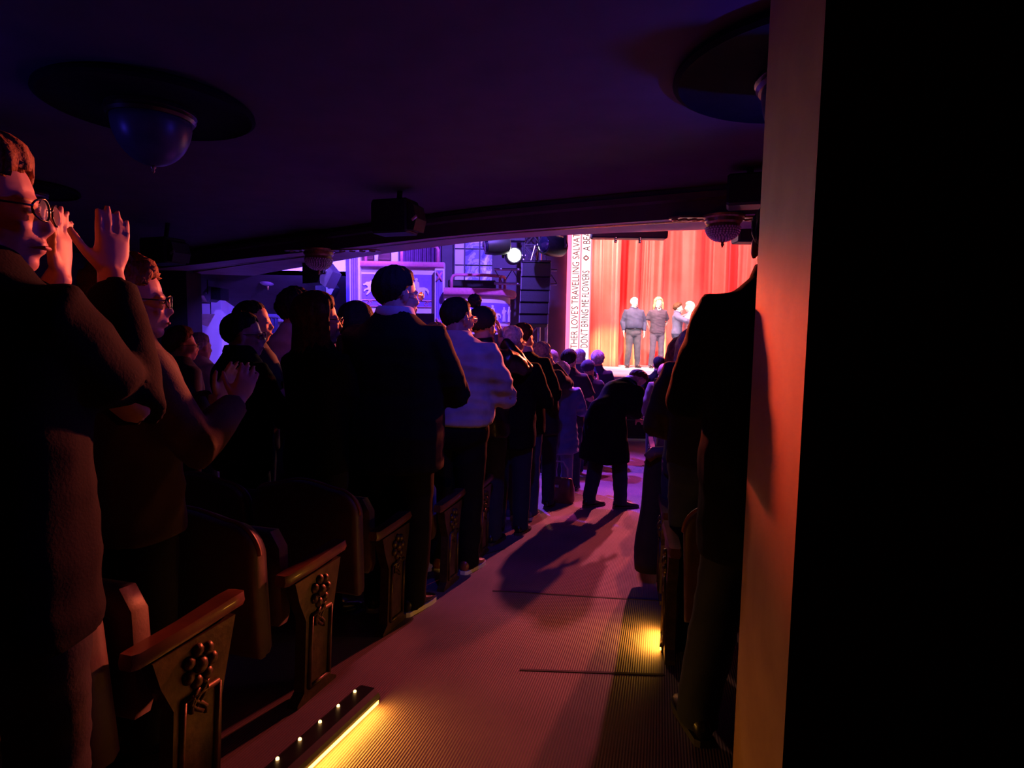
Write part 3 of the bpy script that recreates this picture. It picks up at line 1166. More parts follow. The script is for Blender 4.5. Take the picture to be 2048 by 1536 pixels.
def bowl_lamp(p, r_, beads, label):
    rt = empty('bowl_chandelier', p)
    mb_ = MB()
    mb_.lathe([(r_ * .3, .0), (r_ * 1.25, 0), (r_ * 1.22, -r_ * .12), (r_ * 1.1, -r_ * .2), (r_ * 1.08, -r_ * .4), (r_ * .98, -r_ * .52), (r_ * 1.0, -r_ * .7), (r_ * .9, -r_ * .72), (r_ * .3, -r_ * .72)], n=32)
    mb_.build('gilt_mount', M_gold, rt, smooth=True, angle=30)
    mb_ = MB()
    pr = [(r_ * .95 * math.cos(a), -r_ * .7 - r_ * .75 * math.sin(a)) for a in [R(x) for x in range(0, 86, 7)]] + [(.004, -r_ * 1.45)]
    mb_.lathe(pr, n=28)
    mb_.build('inner_bowl', mat('bowl_glass', (.32, .2, .26), .3), rt, smooth=True)
    if beads:
        mb_ = MB()
        for k in range(9):
            a = R(2 + k * 9.5)
            rr_ = r_ * math.cos(a)
            n_ = max(6, int(34 * math.cos(a)))
            for j in range(n_):
                t = 2 * math.pi * (j + .5 * (k % 2)) / n_
                mb_.ell((rr_ * math.cos(t), rr_ * math.sin(t), -r_ * .72 - r_ * .8 * math.sin(a)), (r_ * .075,) * 3, 6, 4)
        o_ = mb_.build('crystal_beads', mat('crystal', (.85, .7, .7), .12, spec=.9, coat=.6), rt, smooth=True)
        o_['kind'] = 'stuff'
    mb_ = MB()
    zz = -r_ * 1.5
    mb_.lathe([(.004, zz + .03), (r_ * .2, zz), (r_ * .08, zz - r_ * .12), (r_ * .12, zz - r_ * .22), (r_ * .05, zz - r_ * .34), (.003, zz - r_ * .4)], n=12)
    mb_.build('finial', M_gold, rt, smooth=True)
    tag(rt, label, 'chandelier', 'bowl chandeliers under the balcony edge')


bowl_lamp(zpl(1447, 432, 2.4), .165, True, 'crystal bead bowl chandelier in front of the red curtain at upper right')
bowl_lamp(zpl(637, 499, 2.4), .20, True, 'red-glinting crystal bead bowl chandelier in front of the violet side tier')
bowl_lamp(at(535, 545, 14.2), .22, False, 'smooth dark bowl lamp under the side tier far left')


def ornament(px0, px1, py, label):
    p0, p1 = zpl(px0, py, 2.395), zpl(px1, py, 2.395)
    rt = empty('gilded_ornament', (p0 + p1) / 2)
    L_ = (p1 - p0).length / 2
    u = (p1 - p0).normalized()
    v = Vector((-u.y, u.x, 0))
    mb_ = MB()
    mb_.prism([(-L_, -.03), (-L_ * .8, -.1), (L_ * .8, -.1), (L_, -.03), (L_, .03), (L_ * .8, .1), (-L_ * .8, .1), (-L_, .03)], lambda a, c, t: u * a + v * c + Vector((0, 0, t)), -.015, .004)
    mb_.build('plate', M_gold, rt)
    for k in range(9):
        a0 = -L_ * .85 + k * L_ * .21
        mb_ = MB()
        pts = [u * (a0 + .05 * math.cos(t) * (1 - t / 9)) + v * (.055 * math.sin(t) * (1 - t / 9)) + Vector((0, 0, -.02)) for t in [i * .6 for i in range(12)]]
        mb_.tube(pts, .010, 6)
        mb_.build('leaf_scroll', M_gold, rt, smooth=True)
    tag(rt, label, 'moulding')


ornament(1338, 1520, 436, 'dark gilded scroll ornament on the soffit above the right chandelier')
ornament(570, 760, 500, 'dark gilded scroll ornament on the soffit above the left chandelier')


def beam_speaker(px0, px1, py0, py1, d, dep, label, tilt=0):
    a, c = at(px0, py1, d), at(px1, py0, d)
    W2, H2 = (c.x - a.x) / 2, c.z - a.z
    rt = empty('beam_speaker', ((a.x + c.x) / 2, d, a.z), R(-20))
    mb_ = MB()
    T_ = Matrix.Rotation(tilt, 4, 'X')
    mb_.box((-W2 * .95, -dep, 0), (W2 * .6, dep, H2), .02, T_)
    mb_.build('cabinet', M_black, rt)
    mb_ = MB()
    mb_.prism([(W2 * .6, .03), (W2 * .85, .02), (W2 * .97, H2 * .4), (W2 * .85, H2 * .8), (W2 * .6, H2 * .9)], lambda x_, z_, t: T_ @ Vector((x_, t, z_)), -dep * .8, dep * .8)
    mb_.build('grille', M_grille, rt)
    mb_ = MB()
    mb_.tube([(0, 0, H2 * .9), (0, .05, H2 + .25)], .03, 8)
    mb_.build('mount', M_blackmetal, rt)
    mb_ = MB()
    mb_.tube([(W2 * .8, -dep * .82, H2 * .35), (W2 * .99, -dep * .82, H2 * .45)], .018, 8)
    mb_.build('cable_plug', M_metal, rt)
    tag(rt, label, 'speaker')


beam_speaker(746, 850, 402, 468, 6.6, .14, 'black loudspeaker fixed to the balcony beam near the middle')
beam_speaker(288, 376, 478, 528, 8.8, .18, 'black loudspeaker fixed to the balcony beam far left')
beam_speaker(1453, 1545, 352, 414, 5.5, .14, 'black loudspeaker on the balcony beam beside the wall end')
p0, p1 = at(1472, 485, 6.9), at(1530, 446, 6.9)
rt = empty('hanging_speaker', ((p0.x + p1.x) / 2, 6.95, p0.z))
hw = (p1.x - p0.x) / 2
mb = MB()
mb.box((-hw, -.12, 0), (hw, .12, p1.z - p0.z), .015)
mb.build('cabinet', M_black, rt)
mb = MB()
mb.box((-hw * .9, -.13, .02), (hw * .9, -.121, p1.z - p0.z - .02), .003)
mb.build('grille', M_grille, rt)
mb = MB()
mb.tube([(0, 0, p1.z - p0.z - .02), (0, 0, 2.45 - p0.z)], .02, 6)
mb.build('mount', M_blackmetal, rt)
tag(rt, 'square black speaker hanging in front of the red curtain beside the right chandelier', 'speaker')

# made-up lamp body for the added blue aisle fill, unseen above the frame
rt = empty('added_blue_lamp', (.1, 2.05, 2.7))
mb = MB()
mb.tube([(0, 0, 0), (0, 0, -.05)], .03, 12)
mb.build('mount', M_blackmetal, rt)
mb = MB()
mb.lathe([(.01, -.04), (.05, -.045), (.06, -.09), (.055, -.13), (.045, -.12), (.01, -.12)], n=20)
mb.build('lamp_can', M_blackmetal, rt, smooth=True, angle=40)
mb = MB()
mb.lathe([(.002, -.118), (.043, -.118), (.042, -.124), (.002, -.126)], n=20)
mb.build('lens', mat('blue_lens', (.1, .1, 1), .3, emis=(.05, .04, 1), estr=4), rt)
tag(rt, 'small black added lamp with a blue lens, unseen above the aisle', 'spotlight')

# ------------------------------------------------------------------ theatre seats
M_seat = mat('oxblood_velvet', (.06, .013, .011), .55, var=.25, scale=18, sheen=.35, bump=.12, bscale=120)
M_seatedge = mat('velvet_piping', (.26, .05, .045), .5, sheen=.3)
M_wood = mat('armrest_wood', (.13, .045, .025), .4, var=.25, scale=14, coat=.2)
M_iron = mat('bronze_iron', (.09, .06, .03), .42, metal=.6, var=.35, scale=25, bump=.3, bscale=60)
SW = .27


def back_outline(w_, z0, z1, n=10):
    pts = [(-w_ * .92, z0), (w_ * .92, z0)]
    for k in range(n + 1):
        a = R(90 * k / n)
        pts.append((w_ - .10 + .10 * math.cos(a), z1 - .11 + .11 * math.sin(a)))
    for k in range(1, 8):
        t = k / 8
        x = (w_ - .10) * (1 - 2 * t)
        pts.append((x, z1 + .032 * math.sin(math.pi * t) ** 1.3))
    for k in range(n + 1):
        a = R(90 + 90 * k / n)
        pts.append((-w_ + .10 + .10 * math.cos(a), z1 - .11 + .11 * math.sin(a)))
    return pts


def make_seat():
    rt_ = empty('auditorium_chair')
    ol = back_outline(SW, .24, .73)
    tilt = lambda a, c, t: Vector((a, t - (c - .24) * .22, c))
    cz = .5

    def layer(k, t):
        return [tilt(a * k, cz + (c - cz) * k, t) for a, c in ol]
    m1 = MB()
    m1.rings([layer(.90, -.045), layer(.97, -.042), layer(1, -.03), layer(1, -.005)])
    bk = m1.build('back_shell', M_seat, rt_, smooth=True, angle=50)
    m1 = MB()
    m1.rings([layer(.985, -.006), layer(.985, .02), layer(.94, .05), layer(.8, .065)])
    m1.build('backrest', M_seat, rt_, smooth=True, angle=50)
    m1 = MB()
    pts = [tilt(a * 1.005, cz + (c - cz) * 1.005, -.006) for a, c in ol[2:]]
    m1.tube(pts, .008, 6)
    m1.build('piping', M_seatedge, bk, smooth=True)
    # folded-up seat pan
    m1 = MB()
    pan = [(-.22, .30), (.22, .30), (.235, .34), (.235, .60), (.20, .66), (-.20, .66), (-.235, .60), (-.235, .34)]
    pt_ = lambda k, t: [Vector((a * k, .13 + t - (c - .3) * .12, .48 + (c - .48) * k)) for a, c in pan]
    m1.rings([pt_(.9, -.05), pt_(1, -.03), pt_(1, .02), pt_(.9, .045)])
    m1.build('seat_cushion', M_seat, rt_, smooth=True, angle=50)
    return rt_


def make_standard(rt_, sx):
    x = sx * (SW + .02)
    T = lambda a, c, t: Vector((x + t, a, c))
    m1 = MB()
    side = [(.10, 0), (.36, 0), (.36, .02), (.32, .04), (.315, .28), (.335, .38), (.36, .50), (.06, .48), (.09, .40), (.135, .32), (.14, .05), (.10, .02)]
    m1.prism(side, T, -.022, .022)
    st = m1.build('end_standard', M_iron, rt_)
    for s_ in (-1, 1):
        m1 = MB()
        for yy in (.165, .295):
            m1.tube([T(yy, .06, s_ * .024), T(yy, .33, s_ * .024)], .009, 6)
        m1.tube([T(.165, .06, s_ * .024), T(.295, .06, s_ * .024)], .009, 6)
        m1.tube([T(.165, .33, s_ * .024), T(.295, .33, s_ * .024)], .009, 6)
        m1.build('panel_moulding', M_iron, st, smooth=True)
        m1 = MB()
        for k in range(7):
            a = 2 * math.pi * k / 7
            m1.ell(T(.22 + .045 * math.cos(a), .41 + .045 * math.sin(a), s_ * .024), (.014, .02, .02), 8, 5)
        m1.ell(T(.22, .41, s_ * .026), (.018, .024, .024), 10, 6)
        for k in range(4):
            m1.tube([T(.22 + .03 * math.sin(k * 1.6 + j * .9), .37 - .045 * j * .4 - k * .012, s_ * .026) for j in range(5)], .007, 5)
        m1.build('leaf_ornament', M_iron, st, smooth=True)
    m1 = MB()
    arm = []
    for yy, hw_, zz in ((.0, .022, .503), (.02, .03, .502), (.18, .032, .515), (.34, .036, .535), (.385, .034, .538), (.40, .02, .535)):
        arm.append([(x - hw_, yy, zz), (x - hw_ * .8, yy, zz + .024), (x + hw_ * .8, yy, zz + .024), (x + hw_, yy, zz), (x + hw_ * .8, yy, zz - .016), (x - hw_ * .8, yy, zz - .016)])
    m1.rings(arm)
    m1.build('armrest', M_wood, rt_, smooth=True, angle=40)


seat0 = make_seat()
make_standard(seat0, 1)
make_standard(seat0, -1)
SEATS_L = []
used = [False]


def put_seat(x, y, hd, label, group):
    o_ = seat0 if not used[0] else copy_tree(seat0)
    used[0] = True
    o_.location = (x, y, fz(y))
    o_.rotation_euler = (math.atan(-.09) * math.cos(hd), 0, -hd)
    o_['label'] = label
    o_['category'] = 'theatre chair'
    o_['group'] = group
    return o_


rows_left = [(-.89, 1.60), (-.75, 2.22), (-.575, 2.86), (-.36, 3.49), (-.2, 4.12)]
names = ['nearest row', 'second row', 'third row', 'fourth row', 'fifth row', 'sixth row', 'seventh row', 'eighth row', 'ninth row', 'tenth row']
hd = R(15)
fw = Vector((math.sin(hd), math.cos(hd), 0))
lf = Vector((-math.cos(hd), math.sin(hd), 0))
for i, (ex, ey) in enumerate(rows_left):
    for k in range(2 if i < 3 else 1):
        p = Vector((ex, ey, 0)) - fw * .24 + lf * ((SW + .02) * (1 + 2 * k))
        put_seat(p.x, p.y, hd, 'dark red theatre chair in the %s left of the aisle, %s' % (names[i], 'on the aisle' if k == 0 else 'second from the aisle'), 'theatre seats left of the aisle')
hd2 = R(11)
fw2 = Vector((math.sin(hd2), math.cos(hd2), 0))
for i in range(8):
    oy = 2.32 + .71 * i
    put_seat(.965 + .214 * (oy - 2.32), oy, hd2, 'dark red theatre chair on the aisle in the %s right of the aisle' % names[i], 'theatre chairs right of the aisle')

# ------------------------------------------------------------------ aisle step lights
def step_light(a, c, hgt, wdt, label, side_, power):
    """a, c: ends on the floor; side_: +1 light shines to +x"""
    a, c = Vector(a), Vector(c)
    d = c - a
    L_ = d.length
    u = d.normalized()
    v = Vector((u.y, -u.x, 0)).normalized() * side_
    rt_ = empty('step_light', a)
    fn = lambda s_, z, t: u * s_ + v * t + Vector((0, 0, z))
    m1 = MB()
    prof = [(-wdt, 0), (0, 0), (.0, hgt * .35), (.008, hgt * .4), (.008, hgt * .5), (0, hgt * .75), (-.015, hgt), (-wdt * .8, hgt), (-wdt, hgt * .8)]
    m1.rings([[fn(0, z, t) for t, z in prof], [fn(L_, z, t) for t, z in prof]])
    m1.build('housing', M_blackmetal, rt_)
    m1 = MB()
    prof = [(-.001, hgt * .12), (.006, hgt * .12), (.006, hgt * .36), (-.001, hgt * .36)]
    m1.rings([[fn(.01, z, t) for t, z in prof], [fn(L_ - .01, z, t) for t, z in prof]])
    m1.build('light_strip', M_glow_amber, rt_)
    for k in range(5):
        m1 = MB()
        m1.ell(fn(L_ * (k + .5) / 5, hgt + .002, -wdt * .75), (.006, .006, .006), 8, 5)
        m1.build('bulb', M_bulb, rt_)
    tag(rt_, label, 'floor light')
    d_l = bpy.data.lights.new('step_lamp', 'AREA')
    d_l.shape = 'RECTANGLE'
    d_l.size = L_ * .9
    d_l.size_y = .02
    d_l.color = (1, .42, .05)
    d_l.energy = power
    o_ = bpy.data.objects.new('step_lamp', d_l)
    o_.location = fn(L_ / 2, hgt * .75, .016)
    zax = -(v * .75 + Vector((0, 0, -.66))).normalized()
    xax = u.normalized()
    yax = zax.cross(xax)
    o_.rotation_euler = Matrix((xax, yax, zax)).transposed().to_euler()
    col.objects.link(o_)
    o_.parent = rt_


fl = lambda px, py: (lambda v: CAMP + v * (-1.2 / (v.z + .09 * v.y)))(CROT @ Vector(((px - 1024) / FPX, (768 - py) / FPX, -1)))
a_, c_ = fl(570, 1590), fl(757, 1408)
step_light(a_, c_, .06, .09, 'long black floor light with a glowing amber strip at the near left of the aisle', 1, 2.4)
a_, c_ = fl(1322, 1306), fl(1326, 1260)
step_light(c_, a_, .07, .05, 'short amber-glowing floor light beside the right seats', 1, 2.4)

# ------------------------------------------------------------------ people
SKIN = {'fair': (.62, .36, .27), 'tan': (.48, .26, .18), 'pale': (.72, .47, .38)}


def skin(k):
    return mat('skin_' + k, SKIN[k], .5, var=.08, scale=20, spec=.4)


def cloth(name, c, rough=.8, spec=.25, **kw):
    if name == 'black':
        kw['sheen'] = 0
    return mat('cloth_' + name, c, rough, var=.18, scale=10, bump=.25, bscale=150, spec=spec, sheen=kw.pop('sheen', .05), **kw)


def hairmat(name, c, rough=.5):
    return mat('hair_' + name, c, .72, var=.4, scale=40, bump=.9, bscale=110, spec=.22)


TORSO = [(.80, .125, .095, 0), (.86, .165, .115, -.005), (.93, .172, .122, -.012), (1.03, .152, .108, 0), (1.12, .150, .105, .005), (1.22, .163, .113, .008), (1.32, .178, .118, .004), (1.39, .172, .105, -.006), (1.435, .142, .090, -.012), (1.475, .100, .076, -.014), (1.51, .066, .064, -.014), (1.54, .058, .060, -.012), (1.58, .054, .058, 0)]


def superring(c, rx, ry, n=20, e=.82):
    return [Vector((c[0] + rx * math.copysign(abs(math.cos(a)) ** e, math.cos(a)), c[1] + ry * math.copysign(abs(math.sin(a)) ** e, math.sin(a)), c[2])) for a in [2 * math.pi * j / n for j in range(n)]]


def lerp_rows(tab, z):
    zs_ = [r_[0] for r_ in tab]
    return [float(np.interp(z, zs_, [r_[k] for r_ in tab])) for k in (1, 2, 3)]


# arm poses for a 1.75 m figure: (elbow, wrist, finger direction, palm normal) for the right (+x) arm
POSES = {
    'down': ((.245, -.03, 1.14), (.255, .06, .90), (.0, .12, -1), (-1, .1, 0), .5),
    'clap': ((.27, .10, 1.12), (.075, .34, 1.24), (-.10, .45, .9), (-1, .15, .0), .25),
    'clap_close': ((.235, .12, 1.12), (.075, .34, 1.24), (-.10, .45, .9), (-1, .15, .0), .25),
    'clap_high': ((.27, .17, 1.17), (.10, .40, 1.38), (-.05, .25, .97), (-1, .2, 0), .15),
    'clap_wide': ((.30, .16, 1.16), (.15, .40, 1.36), (.0, .2, .98), (-1, .25, 0), .12),
    'face': ((.26, .24, 1.28), (.075, .25, 1.52), (-.15, .15, 1), (-1, -.3, 0), .55),
    'clap_face': ((.19, .17, 1.19), (.068, .27, 1.50), (.03, .10, 1), (-1, .3, 0), .12),
    'hang': ((.20, .10, 1.12), (.17, .26, .98), (.0, .6, -.6), (-1, 0, 0), .5),
    'front': ((.17, .12, 1.12), (.06, .28, 1.18), (-.10, .45, .9), (-1, .15, .0), .25),
    'back': ((.27, -.08, 1.15), (.13, -.17, .95), (-.8, -.1, -.4), (0, -1, 0), .6),
    'fold': ((.24, .10, 1.12), (.06, .24, 1.06), (-1, .2, .1), (0, -1, .1), .5),
    'hug': ((.24, .24, 1.28), (.07, .42, 1.22), (-.9, .3, -.1), (-.3, -1, 0), .6),
    'reach': ((.22, .22, 1.20), (.16, .42, 1.10), (.0, .9, -.3), (-1, 0, 0), .6),
}


def add_hand(mbs, W, d, nrm, side_, curl, sz=1.0):
    d = Vector(d).normalized()
    nrm = Vector(nrm)
    nrm = (nrm - d * nrm.dot(d)).normalized()
    u = d.cross(nrm).normalized()      # across the palm
    # thumb on the inner/upper side
    th = u if u.dot(Vector((0, -.2, 1)) if abs(d.z) < .6 else Vector((0, -1, 0))) > 0 else -u
    rs = []
    for l_, hw_, ht in ((-.02, .026, .022), (.015, .030, .018), (.05, .042, .016), (.085, .042, .014), (.098, .036, .010)):
        c = W + d * l_ * sz
        rs.append([c + (u * math.copysign(abs(math.cos(a)) ** .8, math.cos(a)) * hw_ + nrm * math.copysign(abs(math.sin(a)) ** .8, math.sin(a)) * ht) * sz for a in [2 * math.pi * j / 12 for j in range(12)]])
    mbs.rings(rs)
    for k, (off, ln) in enumerate(((.032, .068), (.0115, .08), (-.0105, .075), (-.031, .056))):
        p = W + (d * .088 + th * off) * sz
        ang = th * (off * 2.2)
        dd = (d + ang).normalized()
        pts = [p]
        for j in range(3):
            dd = (dd + nrm * curl * (.35 + .25 * j)).normalized()
            p = p + dd * ln * sz * (.42, .32, .26)[j]
            pts.append(p)
        mbs.tube(pts, [.0098 * sz, .0092 * sz, .0085 * sz, .0065 * sz], 8)
    p = W + (d * .018 + th * .028) * sz
    dd = (d * .75 + th * .75 + nrm * .25).normalized()
    pts = [p]
    for j, ln in enumerate((.042, .034, .026)):
        p = p + dd * ln * sz
        pts.append(p)
        dd = (dd + d * .35 + nrm * .15).normalized()
    mbs.tube(pts, [.014 * sz, .0115 * sz, .0105 * sz, .008 * sz], 8)


def head_shapes(mbs, HM):
    def E_(c, r_, **k):
        mbs.ell(HM @ Vector(c), r_, 16, 11, HM.to_3x3())
    E_((0, -.012, .030), (.076, .096, .088))
    E_((0, .026, -.028), (.062, .068, .084))
    E_((0, .058, -.094), (.030, .028, .022))
    E_((0, .076, .016), (.050, .016, .012))
    E_((-.030, .072, -.030), (.024, .016, .020))
    E_((.030, .072, -.030), (.024, .016, .020))
    E_((0, .090, -.060), (.024, .011, .007))
    E_((0, .087, -.072), (.021, .011, .007))
    mbs.tube([HM @ Vector(p) for p in ((0, .080, .020), (0, .092, -.008), (0, .102, -.030), (0, .090, -.042))], [.010, .012, .017, .012], 8)
    for s_ in (-1, 1):
        E_((s_ * .076, -.006, -.006), (.010, .020, .032))
        E_((s_ * .055, .01, -.075), (.018, .035, .024))


def make_hair(style, m_, HM, parent, seed=0, name='hair'):
    r_ = np.random.RandomState(seed)
    cen = np.array([0, -.012, .030])
    rad = np.array([.077, .097, .089])
    na = 72
    P = dict(short=(.015, 38, -6, -62, 0), buzz=(.006, 42, -4, -56, 0), receding=(.010, 66, -4, -58, 0), curly=(.026, 36, -10, -60, 0), bob=(.032, 28, -12, -30, .14), long=(.026, 34, -10, -30, .36), wavy=(.028, 34, -10, -30, .26),
             fluffy=(.030, 40, -10, -60, 0), crop=(.018, 40, -6, -60, 0), hat=(.022, 22, -12, -34, 0))[style]
    thick, ef, es, eb, drop = P
    outer_, inner_ = [], []
    nt_ = 12
    nd = 8 if drop else 0
    ph = r_.rand(8) * 6
    for i in range(na):
        az = 2 * math.pi * i / na
        f_ = (1 + math.cos(az)) / 2          # 1 front, 0 back
        sd = abs(math.sin(az))
        if math.cos(az) > 0:
            lo = es + (ef - es) * math.cos(az) ** 1.1
        else:
            lo = es + (eb - es) * (-math.cos(az)) ** .75
        lo += 2.5 * math.sin(az * 13 + ph[5]) + 2 * math.sin(az * 31 + ph[6])
        dirh = np.array([math.sin(az), math.cos(az)])
        strand = .5 * math.sin(az * 17 + ph[0]) + .5 * math.sin(az * 29 + ph[1])
        o_, n_ = [], []
        for k in range(nt_ + 1):
            t = k / nt_
            el = R(90 - (90 - lo) * t)
            dv = np.array([math.cos(el) * dirh[0], math.cos(el) * dirh[1], math.sin(el)])
            th = thick * (1 if drop and f_ < .75 else (1 - .75 * max(0, t - .7) / .3))
            if style in ('curly', 'fluffy'):
                th += (.010 if style == 'curly' else .006) * (math.sin(az * 9 + 11 * t + ph[2]) * math.sin(13 * t + az * 4 + ph[3]) + .6 * math.sin(az * 21 + 19 * t))
            elif style == 'hat':
                th += .003 * math.sin(t * 40)
            else:
                th += .0030 * strand * min(1, 3 * t) + .003 * math.sin(az * 5 + 7 * t + ph[2]) * math.sin(9 * t + ph[3])
            q_ = cen + dv * (rad + th)
            o_.append(q_)
            n_.append(cen + dv * (rad - .004))
        if nd:
            L_ = drop * min(1, max(0, (math.degrees(min(az, 2 * math.pi - az)) - 50) / 30)) * (.92 + .08 * math.sin(az * 3 + ph[4]))
            base = o_[-1]
            hr = math.hypot(base[0], base[1] - cen[1])
            for k in range(1, nd + 1):
                t = k / nd
                z = base[2] - L_ * t
                wv_ = (.010 * math.sin(t * 11 + az * 3) if style == 'wavy' else 0)
                rr_ = hr * (1 + .10 * math.sin(t * 2.4)) + .004 * strand + wv_ * (L_ > .01)
                if L_ < .01:
                    rr_ = hr
                o_.append(np.array([dirh[0] * rr_ * (1.0 if t < .6 else 1.02), cen[1] + dirh[1] * rr_ * .95, z]))
                ri = max(rr_ - .03, .01) if L_ > .01 else rr_ - .004
                n_.append(np.array([dirh[0] * ri, cen[1] + dirh[1] * ri * .95, z + .004]))
        outer_.append(o_)
        inner_.append(n_)
    mbs = MB()
    rows = len(outer_[0])
    for k in range(rows):
        for i in range(na):
            mbs.v.append(tuple(HM @ Vector(outer_[i][k])))
    for k in range(rows - 1, nt_ // 2, -1):
        for i in range(na):
            mbs.v.append(tuple(HM @ Vector(inner_[i][k])))
    tot = len(mbs.v) // na
    for k in range(tot - 1):
        for i in range(na):
            j = (i + 1) % na
            mbs.f.append((k * na + i, (k + 1) * na + i, (k + 1) * na + j, k * na + j))
    return mbs.build(name, m_, parent, smooth=True)


def bend_pts(V, bend, s_):
    """forward bend about the hips (radians)"""
    if not bend:
        return V
    V = V.copy()
    zz = V[:, 2] / s_
    wgt = np.clip((zz - .86) / .30, 0, 1)
    wgt = wgt * wgt * (3 - 2 * wgt)
    a = bend * wgt
    y, z = V[:, 1], V[:, 2] - .95 * s_
    V[:, 1] = y * np.cos(a) + z * np.sin(a)
    V[:, 2] = .95 * s_ - y * np.sin(a) + z * np.cos(a)
    return V


def wrinkle(me, amp, seed, zlo=0, zhi=9):
    n_ = len(me.vertices)
    co = np.empty(n_ * 3)
    me.vertices.foreach_get('co', co)
    co = co.reshape(-1, 3)
    no = np.empty(n_ * 3)
    me.vertices.foreach_get('normal', no)
    no = no.reshape(-1, 3)
    r_ = np.random.RandomState(seed)
    w_ = np.zeros(n_)
    for k in range(5):
        kv = r_.randn(3) * np.array([14, 14, 22])
        w_ += np.sin(co @ kv + r_.rand() * 6 + 1.2 * np.sin(co @ (r_.randn(3) * 9)))
    w_ = 1 - np.abs(w_ / 2.2)
    co += no * (amp * w_)[:, None]
    me.vertices.foreach_set('co', co.ravel())
    me.update()


